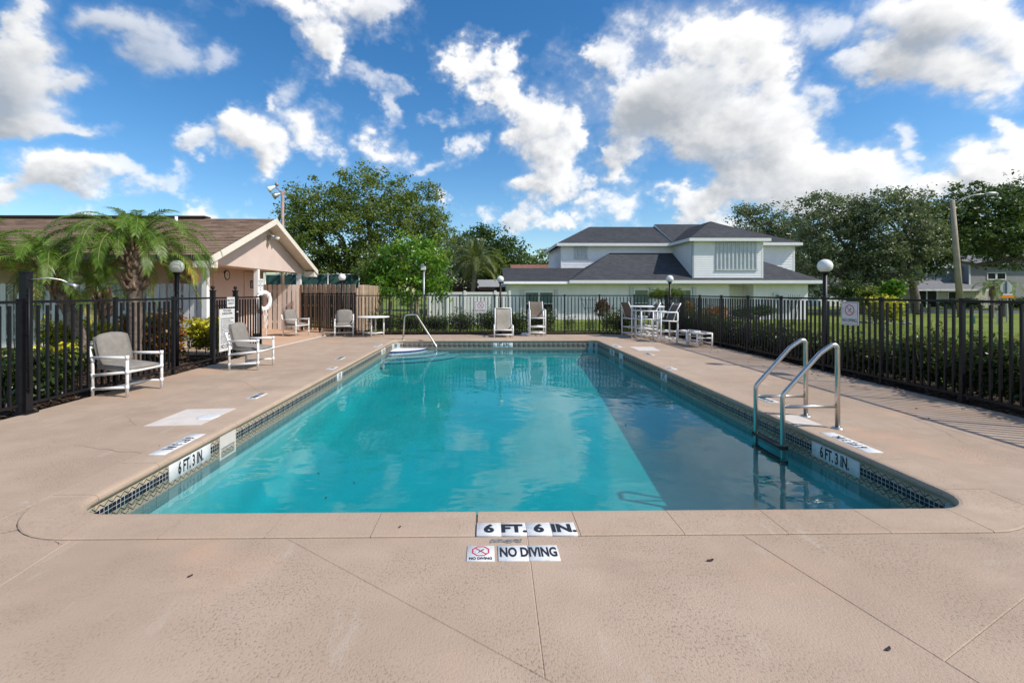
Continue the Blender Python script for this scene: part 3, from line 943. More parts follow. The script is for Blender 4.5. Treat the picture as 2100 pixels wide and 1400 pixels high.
def slab(poly, mat, name='slab', z=0.0, th=.014, gap=.0012):
    """one slab: edges pulled back from the joint and eased"""
    cx = sum(p[0] for p in poly) / len(poly); cy = sum(p[1] for p in poly) / len(poly)
    mb = MB(); mb.poly(poly, z - th, z)
    me = mb.mesh(name, mat)
    bm = bmesh.new(); bm.from_mesh(me)
    top = [f for f in bm.faces if f.normal.z > .9]
    bmesh.ops.inset_region(bm, faces=top, thickness=gap + .003, use_even_offset=True)
    for v in bm.verts:
        if v.co.z > z - .001 and not any(v in f.verts for f in bm.faces if f.normal.z > .9999 and len(f.verts) == len(poly)): pass
    inner = set(v for f in top for v in f.verts)
    for v in bm.verts:
        if v not in inner and v.co.z > z - th / 2: v.co.z -= .0032
    bm.to_mesh(me); bm.free()
    return inst(name, me, deck)
for c in near + left + right + far: slab(c, M_DECK)
# pieces that fill the four corners outside the rounded coping
for (cx, cy, sx, sy) in [(cx0, cy0, -1, -1), (cx1, cy0, 1, -1), (cx1, cy1, 1, 1), (cx0, cy1, -1, 1)]:
    R = RI + CW; n = 10
    pts = [(cx + sx * R, cy + sy * R)] + [(cx + sx * R * cos(pi / 2 * k / n), cy + sy * R * sin(pi / 2 * k / n)) for k in range(n + 1)]
    if sx * sy < 0: pts = pts[::-1]
    mb = MB(); mb.poly(pts, -.014, -.0015); mb.build('slab', M_DECK, deck)
# the pavilion's own slab, more orange
pav = tag(MB().quad((-9.3, 10.9, -.02), (DXL, 10.9, -.02), (-5.4, 19.2, -.02), (-9.3, 19.2, -.02)).build('pavilion_floor', M_JOINT), kind='structure')
mb = MB(); mb.poly([(-9.2, 12.1), (-7.2, 12.1), (-5.62, 11.3), (-5.40, 15.8), (-6.9, 18.9), (-9.2, 18.9)], -.03, .012); mb.build('slab', M_DECKR, pav)
mb = MB(); mb.bar((-5.60, 11.3, .0), (-5.36, 15.6, .0), .05, .03); mb.build('edge_strip', M_PATCH, pav)
# pale repaired patches with a round lid
mb = MB(); mb.poly([(-3.70, 5.06), (-3.12, 5.10), (-3.12, 5.83), (-3.70, 5.78)], -.004, .0045); o = mb.build('concrete_patch', M_PATCH, deck)
mb = MB(); mb.lathe([(.001, .011), (.105, .011), (.118, .008), (.12, .004)], 24, (-3.22, 5.42, 0)); mb.build('round_lid', M_WTILE, o)
mb = MB(); mb.poly([(3.78, 11.4), (4.30, 11.35), (4.42, 12.2), (3.80, 12.25)], -.004, .0045); o = mb.build('concrete_patch', M_PATCH, deck)
mb = MB(); mb.poly([(3.38, 4.98), (3.655, 4.98), (3.655, 5.42), (3.38, 5.36)], .002, .0085); mb.build('concrete_patch', M_PATCH, deck)
# markers set flat in coping and deck
def flat_marker(x, y, ux, uy, body, n, tile=.152, z=.0085, xs=.8, size=.12, bold=.02, line=1.0, parent=deck):
    """row of n white tiles centred at x, y; u is the reading direction"""
    u = Vector((ux, uy, 0)).normalized(); v = Vector((-u.y, u.x, 0))
    e_ = bpy.data.objects.new('deck_marker', None); COL.objects.link(e_); e_.parent = parent
    e_.location = (x, y, 0); e_.rotation_euler = (0, 0, atan2(u.y, u.x))
    wt = MB(); wt.box((0, 0, z - .006), (tile - .003, .149, .012)); wm = bevel_mesh(wt.mesh('marker_tile', M_WTILE), .0012, 1)
    for k in range(n): inst('marker_tile', wm, e_, ((k - (n - 1) / 2) * tile, 0, 0))
    if body: text(body, size, M_BLACK, e_, frame((0, 0, z + .0012), (1, 0, 0), (0, 1, 0)), bold=bold, xs=xs, line=line)
    return e_
e_ = flat_marker(.245, 2.825, 1, 0, None, 4)
for k, s_ in enumerate(('6', 'FT.', '6', 'IN.')):
    text(s_, .125, M_BLACK, e_, frame(((k - 1.5) * .152, -.002, .0097), (1, 0, 0), (0, 1, 0)), bold=.045, xs=.98)
e_ = flat_marker(.235, 2.57, 1, 0, None, 2, tile=.17, z=.0055)
text('NO DIVING', .125, M_BLACK, e_, frame((0, 0, .0067), (1, 0, 0), (0, 1, 0)), bold=.03, xs=.49)
def ring(mb, r0, r1, n, M, off=0):
    P = []
    for k in range(n):
        a = 2 * pi * k / n + off; P.append((r0 * cos(a), r0 * sin(a)))
    for k in range(n):
        a = 2 * pi * k / n + off; P.append((r1 * cos(a), r1 * sin(a)))
    mb.add([M @ Vector((p[0], p[1], 0)) for p in P], [(k, (k + 1) % n, n + (k + 1) % n, n + k) for k in range(n)])
def no_dive_symbol(parent, M, r, n=24, off=0.0):
    """red ring and slash over a diving figure"""
    mb = MB(); ring(mb, r * .84, r, n, M, off)
    a = radians(-45); d = Vector((cos(a), sin(a), 0)); q = Vector((-d.y, d.x, 0))
    up = Vector((0, 0, .0004))
    mb.quad(*[M @ (p + up) for p in (-d * r * .86 - q * r * .06, d * r * .86 - q * r * .06, d * r * .86 + q * r * .06, -d * r * .86 + q * r * .06)])
    mb.build('prohibition_ring', M_RED, parent)
    mb = MB(); a = radians(48); d = Vector((cos(a), sin(a), 0)); q = Vector((-d.y, d.x, 0)); up = Vector((0, 0, -.0003))
    mb.quad(*[M @ (p + up) for p in (-d * r * .5 - q * r * .03, d * r * .42 - q * r * .09, d * r * .55 + q * r * .05, -d * r * .2 + q * r * .09)])
    for k in range(-3, 3):
        mb.quad(*[M @ Vector((r * (.22 * k), -r * .42 + r * .04 * (k % 2) + dy, -.0003)) for dy in (0,)] + [M @ Vector((r * (.22 * k + .18), -r * .42 + r * .04 * (k % 2) + dy, -.0003)) for dy in (0, r * .06)])
    mb.build('diver_figure', M_BLACK, parent)
e_ = flat_marker(-.03, 2.57, 1, 0, None, 1, tile=.155, z=.0055)
no_dive_symbol(e_, frame((0, .018, .0067), (1, 0, 0), (0, 1, 0)), .052, 8, pi / 8)
text('NO DIVING', .030, M_BLACK, e_, frame((0, -.055, .0067), (1, 0, 0), (0, 1, 0)), bold=.03, xs=.80)
# broken concrete between the two rows of markers
rnd = random.Random(3)
mb = MB()
pts = [(.02 + .02 * k, 2.683 + rnd.uniform(-.008, .012)) for k in range(10)] + [(.21 - .02 * k, 2.712 + rnd.uniform(-.006, .008)) for k in range(10)]
mb.poly(pts, -.004, .0035); mb.build('broken_edge', plain('crumbled_concrete', (.20, .19, .18), .95, var=.7, scale=60, bump=1, bscale=120), deck)
flat_marker(-2.93, 4.46, 0, -1, '6 FT. 3 IN.', 4, xs=.70)
flat_marker(3.505, 4.42, 0, 1, '6 FT. 3 IN.', 4, xs=.70)
flat_marker(-3.20, 6.52, 0, -1, 'NO DIVING', 2, tile=.17, z=.0055, xs=.5)
flat_marker(3.78, 6.20, 0, 1, 'NO DIVING', 2, tile=.17, z=.0055, xs=.5)
flat_marker(-2.93, 8.85, 0, -1, '5 FT.', 2, xs=.8)
flat_marker(3.505, 8.75, 0, 1, '5 FT.', 2, xs=.8)
flat_marker(-3.20, 10.2, 0, -1, 'NO DIVING', 2, tile=.17, z=.0055, xs=.5)
flat_marker(3.80, 10.75, 0, 1, 'NO DIVING', 2, tile=.17, z=.0055, xs=.5)
flat_marker(-2.93, 12.6, 0, -1, '3 FT. 6 IN.', 4, xs=.7)
flat_marker(3.505, 12.4, 0, 1, '3 FT. 6 IN.', 4, xs=.7)

# hairline cracks running off the joints: thin open seams in the coating
def crack(pts, w=.0035, seed=1):
    rnd = random.Random(seed); P = []
    for a, b in zip(pts[:-1], pts[1:]):
        for k in range(9):
            u = k / 9; P.append(Vector((a[0] + (b[0] - a[0]) * u + rnd.uniform(-.010, .010), a[1] + (b[1] - a[1]) * u + rnd.uniform(-.010, .010), .0012)))
    P.append(Vector((*pts[-1], .0012)))
    mb = MB(); n = len(P); vs = []
    for i, q in enumerate(P):
        d = (P[min(i + 1, n - 1)] - P[max(i - 1, 0)]).normalized(); s = Vector((-d.y, d.x, 0)) * w * (.25 + .75 * sin(pi * i / (n - 1))) * rnd.uniform(.6, 1.2)
        vs += [q - s * .5, q + s * .5]
    mb.add(vs, [(2 * i, 2 * i + 1, 2 * i + 3, 2 * i + 2) for i in range(n - 1)])
    mb.build('crack', M_CRACK, deck)
M_CRACK = plain('crack_dirt', (.10, .075, .06), .95, var=.3, scale=20)
for k, pix in enumerate([[(112, 1108), (124, 1118)], [(260, 853), (281, 876)], [(150, 912), (240, 925), (330, 930)], [(425, 777), (500, 782), (532, 804)], [(1960, 1003), (2030, 1010), (2056, 1023)], [(1870, 857), (1930, 882), (1985, 912)], [(60, 1082), (28, 1088), (0, 1094)], [(335, 1030), (400, 1024)]][:9]):
    crack([tuple(gnd(*q)[:2]) for q in pix], (.004), k)
# ------------------------------------------------------------------ pool metalwork
def arc_pts(c, r, a0, a1, n, ax, ay):
    return [Vector(c) + Vector(ax) * (r * cos(a0 + (a1 - a0) * k / n)) + Vector(ay) * (r * sin(a0 + (a1 - a0) * k / n)) for k in range(n + 1)]
def rounded(pts, r, n=7):
    """polyline with rounded corners"""
    pts = [Vector(p) for p in pts]; out = [pts[0]]
    for i in range(1, len(pts) - 1):
        a, b, c = pts[i - 1], pts[i], pts[i + 1]
        d1, d2 = (a - b).normalized(), (c - b).normalized()
        ang = d1.angle(d2); rr = r[i - 1] if isinstance(r, (list, tuple)) else r
        L = min(rr / math.tan(ang / 2), (a - b).length * .49, (c - b).length * .49)
        p1, p2 = b + d1 * L, b + d2 * L
        for k in range(n + 1):
            t = k / n
            out.append(p1 * (1 - t) ** 2 + b * 2 * t * (1 - t) + p2 * t * t)
    return out + [pts[-1]]
lad = thing('pool_ladder', 'brushed steel pool ladder with two bent rails at the right pool edge', 'pool ladder', (3.42, 5.12, 0))
for y in (-.245, .245):
    mb = MB()
    mb.tube(rounded([(.32, y, -.01), (.32, y, .93), (.13, y, .80), (-.27, y, .36), (-.27, y, -1.05)], [.15, .10, .10], 8), .024, 14)
    mb.build('rail', M_STEEL, lad)
    mb = MB(); mb.tube([(.32, y, .235), (-.27, y, .235)], .017, 12); mb.build('crossbar', M_STEEL, lad)
    mb = MB(); mb.lathe([(.024, .016), (.05, .012), (.055, 0)], 18, (.32, y, .001)); mb.build('escutcheon', M_STEEL, lad)
for z in (-.20, -.36, -.66):
    mb = MB(); mb.box((-.265, 0, z), (.085, .47, .022))
    mb.box((-.265, -.255, z), (.075, .03, .04)); mb.box((-.265, .255, z), (.075, .03, .04)); mb.build('step', M_IRON if z > -.4 else M_STEEL, lad)
hr = thing('grab_rail', 'bent steel hand rail dropping into the pool steps', 'hand rail', (-2.54, 14.22, 0))
mb = MB(); mb.tube(rounded([(0, 0, 0), (.05, 0, .76), (.40, -.02, .77), (1.06, -.42, -.16), (1.08, -.44, -.50)], [.12, .10, .12], 7), .024, 12); mb.build('rail', M_STEEL, hr)
mb = MB(); mb.lathe([(.026, .02), (.06, .014), (.065, 0)], 18, (0, 0, .001)); mb.build('escutcheon', M_STEEL, hr)

# ------------------------------------------------------------------ chairs, tables
R_ = .021
def tube_part(name, pts, parent, r=R_, mat=None, n=10):
    mb = MB(); mb.tube(pts, r, n); return mb.build(name, mat or M_PVC, parent)
def fittings(parent, pts, r=.0235):
    for (a, b) in pts:
        mb = MB(); mb.tube([a, b], r, 10); mb.build('pipe_fitting', M_PVC, parent)
def cushion(name, w, d, h, mat, parent, loc, rot, crown=.12):
    """stuffed pad: rounded block with a domed top edge"""
    bm = bmesh.new()
    nx, ny = 8, 8
    bmesh.ops.create_cube(bm, size=1)
    bmesh.ops.subdivide_edges(bm, edges=bm.edges[:], cuts=5, use_grid_fill=True)
    for v in bm.verts:
        x, y, z = v.co * 2
        puff = (1 - x ** 4) * (1 - y ** 4)
        z2 = z * (.55 + .45 * puff)
        y2 = y * (1 - .06 * x ** 4) + (crown * (1 - x * x) if y > .6 else 0)
        x2 = x * (1 - .06 * abs(y) ** 4)
        v.co = Vector((x2 * w / 2, y2 * d / 2, z2 * h / 2))
    me = bpy.data.meshes.new(name); bm.to_mesh(me); bm.free()
    me.materials.append(mat)
    for p in me.polygons: p.use_smooth = True
    o = inst(name, me, parent, loc, rot)
    mb = MB(); n = 40; P = []
    for k in range(n + 1):
        a_ = 2 * pi * k / n; c_, s_ = cos(a_), sin(a_)
        x = math.copysign(abs(c_) ** .28, c_); y = math.copysign(abs(s_) ** .28, s_)
        y2 = y * (1 - .06 * x ** 4) + (crown * (1 - x * x) if y > .6 else 0); x2 = x * (1 - .06 * abs(y) ** 4)
        P.append((x2 * w / 2 * .995, y2 * d / 2 * .995, h * .28 * .55))
    for s in (-1, 1):
        mb = MB(); mb.tube([(q[0], q[1], q[2] * s * 1.25) for q in P], .0055, 6, False); mb.build('piping', mat, o)
    return o
def armchair():
    t = thing('pool_armchair', '', 'chair', (0, 0, 0), 0, 'cushioned white armchairs on the deck')
    W_, F, B = .285, -.27, .27
    for sx in (-1, 1):
        x = sx * W_
        tube_part('leg', [(x, F, 0), (x, F, .555)], t, .0205)
        tube_part('leg', rounded([(x, B, 0), (x, B, .47), (x, B + .075, .70)], .25, 6), t, .0205)
        tube_part('armrest', [(x, F, .545), (x, B + .02, .535)], t)
        tube_part('stretcher', [(x, F, .135), (x, B, .095)], t, .019)
        tube_part('seat_rail', [(x, F, .345), (x, B, .285)], t, .019)
    tube_part('seat_rail', [(-W_, F, .345), (W_, F, .345)], t, .019)
    tube_part('seat_rail', [(-W_, B, .285), (W_, B, .285)], t, .019)
    tube_part('stretcher', [(-W_, .0, .115), (W_, .0, .115)], t, .019)
    tube_part('back_rail', [(-W_, B + .065, .67), (W_, B + .065, .67)], t, .019)
    fittings(t, [((s * W_, F, z - .03), (s * W_, F, z + .03)) for s in (-1, 1) for z in (.135, .345, .545)] + [((s * W_, B, z - .03), (s * W_, B, z + .03)) for s in (-1, 1) for z in (.095, .285, .50)])
    cushion('seat_cushion', .53, .54, .115, M_CUSH, t, (0, -.015, .385), (radians(5), 0, 0), 0)
    cushion('back_cushion', .51, .46, .115, M_CUSH, t, (0, .235, .61), (radians(76), 0, 0), .14)
    return t
ac = armchair()
def place(root, loc, face, label, first):
    """face: direction the sitter looks, degrees from +X"""
    rz = radians(face) + pi / 2
    if first:
        root.location = loc; root.rotation_euler = (0, 0, rz); root['label'] = label; return root
    return dup(root, loc, rz, label)
place(ac, (-5.19, 6.80, 0), -8, 'cushioned white armchair nearest the camera, in front of the left fence', True)
place(ac, (-4.50, 8.97, 0), -2, 'cushioned white armchair in front of the pool rules board', False)
place(ac, (-6.30, 15.45, .012), -22, 'cushioned white armchair beside the beige boards under the pavilion', False)
place(ac, (-4.70, 15.42, 0), -75, 'cushioned white armchair by the pine board corner next to the small table', False)

def side_table():
    t = thing('square_table', 'low white pipe table between the armchair and the hand rail', 'table', (-3.70, 15.28, 0), radians(47))
    mb = MB(); mb.lathe([(.001, .655), (.50, .655), (.515, .648), (.515, .628), (.50, .622), (.001, .622)], 36); mb.build('tabletop', M_WHITE, t)
    q = .235
    for sx in (-1, 1):
        for sy in (-1, 1): tube_part('leg', [(sx * q, sy * q, 0), (sx * q, sy * q, .63)], t, .024)
    for s in (-1, 1):
        tube_part('stretcher', [(-q, s * q, .12), (q, s * q, .12)], t, .019)
        tube_part('stretcher', [(s * q, -q, .12), (s * q, q, .12)], t, .019)
    return t
side_table()

def sling_panel(name, w, prof, mat, parent, th=.008):
    """stretched fabric following a side profile of (y, z) points, sagging slightly in the middle"""
    mb = MB(); nx = 6; vs = []
    for k, (y, z) in enumerate(prof):
        for i in range(nx + 1):
            u = -1 + 2 * i / nx
            vs.append((u * w / 2, y + .012 * (1 - u * u), z - .010 * (1 - u * u)))
    n = nx + 1
    fs = [(k * n + i, k * n + i + 1, (k + 1) * n + i + 1, (k + 1) * n + i) for k in range(len(prof) - 1) for i in range(nx)]
    mb.add(vs, fs, True)
    me = mb.mesh(name, mat)
    bm = bmesh.new(); bm.from_mesh(me)
    bmesh.ops.solidify(bm, geom=bm.faces[:], thickness=th)
    bm.to_mesh(me); bm.free()
    return inst(name, me, parent)
def lounge():
    t = thing('sling_lounge', 'low white lounge chair with tan mesh back standing behind the far pool edge', 'lounge chair', (.565, 15.12, 0), 0)
    W_ = .30
    for s in (-1, 1):
        x = s * W_
        tube_part('leg', [(x, -.28, 0), (x, -.28, .38)], t, .0205)
        tube_part('leg', [(x, .30, 0), (x, .30, .33)], t, .0205)
        tube_part('armrest', [(x, -.28, .37), (x, .34, .36)], t, .023)
        tube_part('seat_rail', [(x * .9, -.30, .235), (x * .9, .18, .205)], t, .020)
        tube_part('back_post', [(x * .9, .16, .20), (x * .88, .40, .915)], t, .020)
        tube_part('stretcher', [(x, -.28, .09), (x, .30, .09)], t, .018)
    tube_part('seat_rail', [(-W_, -.28, .235), (W_, -.28, .235)], t, .020)
    tube_part('stretcher', [(-W_, -.28, .09), (W_, -.28, .09)], t, .019)
    tube_part('back_rail', [(-W_ * .88, .40, .915), (W_ * .88, .40, .915)], t, .016)
    sling_panel('sling', .52, [(-.29, .245), (-.1, .225), (.10, .215), (.165, .24), (.24, .45), (.32, .68), (.40, .92)], M_SLING, t)
lounge()
def bar_chair():
    t = thing('bar_chair', '', 'bar chair', (0, 0, 0), 0, 'tall white bar chairs with brown slings')
    W_, F, B = .255, -.25, .25
    for s in (-1, 1):
        x = s * W_
        tube_part('leg', [(x, F, 0), (x, F, .87)], t, .022)
        tube_part('leg', [(x, B, 0), (x, B, .87)], t, .022)
        tube_part('armrest', [(x, F, .865), (x, B, .865)], t, .022)
        tube_part('seat_rail', [(x, F, .63), (x, B, .60)], t, .018)
        tube_part('stretcher', [(x, F, .11), (x, B, .11)], t, .018)
        tube_part('footrest_rail', [(x, F - .0, .31), (x, B, .31)], t, .018)
        tube_part('back_post', rounded([(x * .88, .14, .62), (x * .88, .24, .92), (x * .88, .36, 1.13)], .3, 6), t, .017)
    for z in (.11, .31, .60):
        tube_part('footrest' if z == .31 else 'stretcher', [(-W_, F, z), (W_, F, z)], t, .022 if z == .31 else .018)
        tube_part('stretcher', [(-W_, B, z), (W_, B, z)], t, .018)
    sling_panel('sling', .44, [(-.26, .645), (-.05, .628), (.12, .635), (.17, .70), (.235, .91), (.29, 1.03), (.36, 1.13)], M_SLINGB, t)
    return t
bc = bar_chair()
place(bc, (1.69, 15.42, 0), -90, 'brown sling bar chair alone against the back fence, facing the camera', True)
place(bc, (5.27, 13.55, 0), 184, 'brown sling bar chair closest to the two footstools, back to the right fence', False)
place(bc, (5.03, 14.45, 0), 180, 'brown sling bar chair in the middle of the bar table group', False)
place(bc, (4.83, 15.15, 0), 20, 'brown sling bar chair at the left end of the bar table group', False)
bt = thing('bar_table', 'tall white bar table among the bar chairs by the right fence corner', 'bar table', (5.22, 15.05, 0))
mb = MB(); mb.lathe([(.001, 1.0), (.56, 1.0), (.575, .993), (.575, .970), (.56, .964), (.001, .964)], 36); mb.build('tabletop', M_WHITE, bt)
for sx in (-1, 1):
    for sy in (-1, 1): tube_part('leg', [(sx * .26, sy * .26, 0), (sx * .26, sy * .26, .97)], bt, .024)
for s in (-1, 1):
    for z in (.14, .36):
        tube_part('stretcher', [(-.26, s * .26, z), (.26, s * .26, z)], bt, .02)
        tube_part('stretcher', [(s * .26, -.26, z), (s * .26, .26, z)], bt, .02)
def stool(loc, rz, label, first=None):
    if first: return dup(first, loc, rz, label)
    t = thing('footstool', label, 'footstool', loc, rz, 'low white pipe footstools')
    a, b = .20, .25
    for sx in (-1, 1):
        for sy in (-1, 1): tube_part('leg', [(sx * a, sy * b, 0), (sx * a, sy * b, .385)], t, .023)
        tube_part('top_rail', [(sx * a, -b, .375), (sx * a, b, .375)], t, .021)
        tube_part('stretcher', [(sx * a, -b, .11), (sx * a, b, .11)], t, .019)
    for s in (-1, 1):
        tube_part('top_rail', [(-a, s * b, .365), (a, s * b, .365)], t, .021)
        tube_part('stretcher', [(-a, s * b, .25), (a, s * b, .25)], t, .017)
    mb = MB(); vs = []
    for k in range(7):
        u = -1 + 2 * k / 6
        for j in (-1, 1): vs.append((j * .185, u * b, .375 - .055 * (1 - u * u)))
    mb.add(vs, [(2 * k, 2 * k + 1, 2 * k + 3, 2 * k + 2) for k in range(6)], True)
    me = mb.mesh('sling', M_SLING); bm = bmesh.new(); bm.from_mesh(me); bmesh.ops.solidify(bm, geom=bm.faces[:], thickness=.008); bm.to_mesh(me); bm.free()
    inst('sling', me, t)
    return t
st = stool((5.62, 12.80, 0), radians(8), 'white footstool on the far side of the pair, near the bar chairs')
stool((5.70, 12.28, 0), radians(3), 'white footstool nearest the camera of the pair beside the right fence', st)
# crumpled plastic bag by the bar chair
bm = bmesh.new(); bmesh.ops.create_icosphere(bm, subdivisions=3, radius=1)
rnd = random.Random(8)
for v in bm.verts:
    n = sin(v.co.x * 5 + 1) * cos(v.co.y * 7) * .2 + rnd.uniform(-.09, .09)
    v.co = Vector((v.co.x * .16 * (1 + n), v.co.y * .10 * (1 + n), max(0, .03 + v.co.z * .05 * (1 + 2 * n))))
me = bpy.data.meshes.new('plastic_bag'); bm.to_mesh(me); bm.free(); me.materials.append(M_PLASTIC)
tag(inst('plastic_bag', me, None, (1.33, 15.58, 0)), 'crumpled white plastic bag lying left of the lone bar chair', 'plastic bag')

# ------------------------------------------------------------------ iron fences
FH = 1.35
PICK = MB().box((0, 0, (FH - .06 + .12) / 2), (.026, .026, FH - .18)).mesh('picket', M_IRON)
def post_mesh(h, w=.046, cap=True):
    mb = MB(); mb.box((0, 0, h / 2 - .03), (w, w, h + .06))
    if cap: mb.box((0, 0, h + .006), (w + .012, w + .012, .012))
    mb.box((0, 0, .004), (w + .03, w + .03, .008))
    return mb.mesh('post', M_IRON)
POST = post_mesh(FH + .01)
def iron_fence(name, label, a, b, posts, spacing=.118, h0=0, group='black picket fence runs round the pool', cat='fence'):
    """a, b: ends on the ground; posts: distances along the run"""
    a, b = Vector((*a, 0)), Vector((*b, 0)); d = b - a; L = d.length; d.normalize(); rz = atan2(d.y, d.x)
    t = thing(name, label, cat, (a.x, a.y, h0), rz, group)
    for s in posts: inst('post', POST, t, (s, 0, 0))
    ps = sorted(posts); rnd = random.Random(int(L * 100))
    for s0, s1 in zip(ps[:-1], ps[1:]):
        n = max(1, round((s1 - s0) / spacing))
        for k in range(1, n): inst('picket', PICK, t, (s0 + (s1 - s0) * k / n + rnd.uniform(-.003, .003), 0, 0), (rnd.uniform(-.003, .003), rnd.uniform(-.004, .004), rnd.uniform(-.06, .06)))
    mb = MB(); mb.box((L / 2, 0, FH - .018), (L, .040, .034)); mb.build('top_rail', M_IRON, t)
    mb = MB(); mb.box((L / 2, 0, .11), (L, .032, .030)); mb.build('bottom_rail', M_IRON, t)
    return t
FXR, FXL, FYB = 6.22, -5.52, 15.88
iron_fence('picket_fence', 'black iron picket fence along the right side of the pool deck', (FXR, .8), (FXR, FYB), [0.0] + [FYB - .8 - 1.24 * k for k in range(0, 13)][::-1][1:])
iron_fence('picket_fence', 'black iron picket fence across the far end of the pool', (-4.5, FYB + .05), (FXR - .04, FYB), [1.20 * k for k in range(0, 9)] + [10.68])
iron_fence('picket_fence', 'short angled black iron picket fence in front of the pine boards', (-6.93, 17.55), (-4.52, FYB + .06), [0.0, 1.05, 2.0, 2.93], h0=.06)
iron_fence('picket_fence', 'black iron picket fence on the left behind the near armchair', (FXL, 1.4), (FXL, 9.42), [0.0, 1.4, 2.8, 4.16, 5.58, 6.86])
iron_fence('picket_fence', 'short black iron picket panel just beyond the pool gate', (FXL, 10.30), (FXL, 11.44), [0.05, 1.12])
gate = thing('pool_gate', 'black iron pool gate with ball topped posts and signs on it', 'gate', (FXL, 9.44, 0), pi / 2)
GP = MB(); GP.box((0, 0, .72), (.075, .075, 1.5)); GP.box((0, 0, 1.48), (.095, .095, .02)); GP.sphere((0, 0, 1.545), .038, 12, 8); GP.lathe([(.02, 1.49), (.014, 1.52)], 10); GP.box((0, 0, .01), (.13, .13, .02))
gpm = GP.mesh('post', M_IRON)
inst('post', gpm, gate, (0, 0, 0)); inst('post', gpm, gate, (.84, 0, 0))
for k in range(1, 8): inst('picket', PICK, gate, (.06 + .72 * k / 8, 0, 0))
for z, nm in ((FH - .02, 'top_rail'), (1.17, 'middle_rail'), (.11, 'bottom_rail')):
    mb = MB(); mb.box((.42, 0, z), (.74, .035, .034)); mb.build(nm, M_IRON, gate)
mb = MB(); mb.box((.80, -.03, 1.0), (.03, .05, .62)); mb.box((.78, -.05, 1.05), (.06, .05, .12)); mb.build('latch', M_IRON, gate)
mb = MB(); mb.sphere((.775, -.085, 1.02), .022); mb.build('latch_knob', M_STEEL, gate)

# ------------------------------------------------------------------ signs
def panel(name, label, cat, M, w, h, mat, r=.02, border=None, th=.004):
    """sheet sign: rounded plate in the local xy plane, facing +z"""
    t = thing(name, label, cat, (0, 0, 0)); t.matrix_world = M
    pts = []
    for (cx, cy, a0) in [(w / 2 - r, h / 2 - r, 0), (-w / 2 + r, h / 2 - r, 90), (-w / 2 + r, -h / 2 + r, 180), (w / 2 - r, -h / 2 + r, 270)]:
        for k in range(5):
            a = radians(a0 + 90 * k / 4); pts.append((cx + r * cos(a), cy + r * sin(a)))
    mb = MB(); mb.poly(pts, -th, 0); mb.build('plate', mat, t)
    if border:
        mb = MB(); i = border
        for (c, d) in [((0, h / 2 - i, .0006), (w - 2 * i, .006, .0008)), ((0, -h / 2 + i, .0006), (w - 2 * i, .006, .0008)), ((w / 2 - i, 0, .0009), (.006, h - 2 * i + .006, .0008)), ((-w / 2 + i, 0, .0009), (.006, h - 2 * i + .006, .0008))]:
            mb.box(c, d)
        mb.build('border_line', M_BLACK, t)
    return t
I4 = Matrix.Identity(4)
def no_diving_sign(label, M, w, h):
    t = panel('no_diving_sign', label, 'sign', M, w, h, M_WTILE, .02, .018)
    no_dive_symbol(t, frame((0, h * .14, .0018), (1, 0, 0), (0, 1, 0)), w * .27, 28)
    text('NO DIVING', h * .205, M_BLACK, t, frame((0, -h * .30, .0014), (1, 0, 0), (0, 1, 0)), bold=.005, xs=w / (h * .205) * .155)
    mb = MB(); mb.sphere((0, h * .45, .001), .006, 8, 5); mb.sphere((0, -h * .45, .001), .006, 8, 5); mb.build('bolt', M_STEEL, t)
    return t
no_diving_sign('no diving sign with red ring fixed to the right fence', frame((FXR - .045, 7.78, 1.09), Vector((.10, -1, 0)), (0, 0, 1)), .34, .40)
no_diving_sign('no diving sign with red ring hung on the far fence above the hedge', frame((-.19, FYB - .04, .94), (1, 0, 0), (0, 0, 1)), .40, .40)
# pool rules board and capacity sign on the gate
GX = FXL + .045
t = panel('rules_board', 'tall white pool rules board hung on the gate behind an armchair', 'sign', frame((GX, 9.88, .66), (0, 1, 0), (0, 0, 1)), .58, .88, M_WTILE, .01)
F0 = lambda x, y: frame((x, y, .0012), (1, 0, 0), (0, 1, 0))
text('POOL RULES\n& REGULATIONS', .062, M_BLACK, t, F0(0, .37), bold=.02, xs=.82)
lines = ['SHOWER BEFORE ENTERING', 'NO FOOD OR DRINK', 'IN THE POOL OR ON DECK', 'NO GLASS OR ANIMALS', 'NO LIFEGUARD ON DUTY', 'SWIM AT YOUR OWN RISK', 'POOL OPEN DAWN', 'TO DUSK', 'BATHING LOAD', 'KEEP GATE CLOSED', 'NO RUNNING', 'NO ROUGH PLAY']
text('\n'.join(lines), .040, M_BLACK, t, F0(-.24, -.015), bold=.004, xs=.95, align='LEFT', line=1.12)
text('NO DIVING', .115, M_BLACK, t, F0(0, -.345), bold=.02, xs=.80)
t = panel('capacity_sign', 'small white pool capacity sign on the gate above the rules board', 'sign', frame((GX - .003, 10.03, 1.24), (0, 1, 0), (0, 0, 1)), .30, .21, M_WTILE, .008)
text('MAX POOL\nCAPACITY', .068, M_BLACK, t, F0(0, 0), bold=.01, xs=.78)

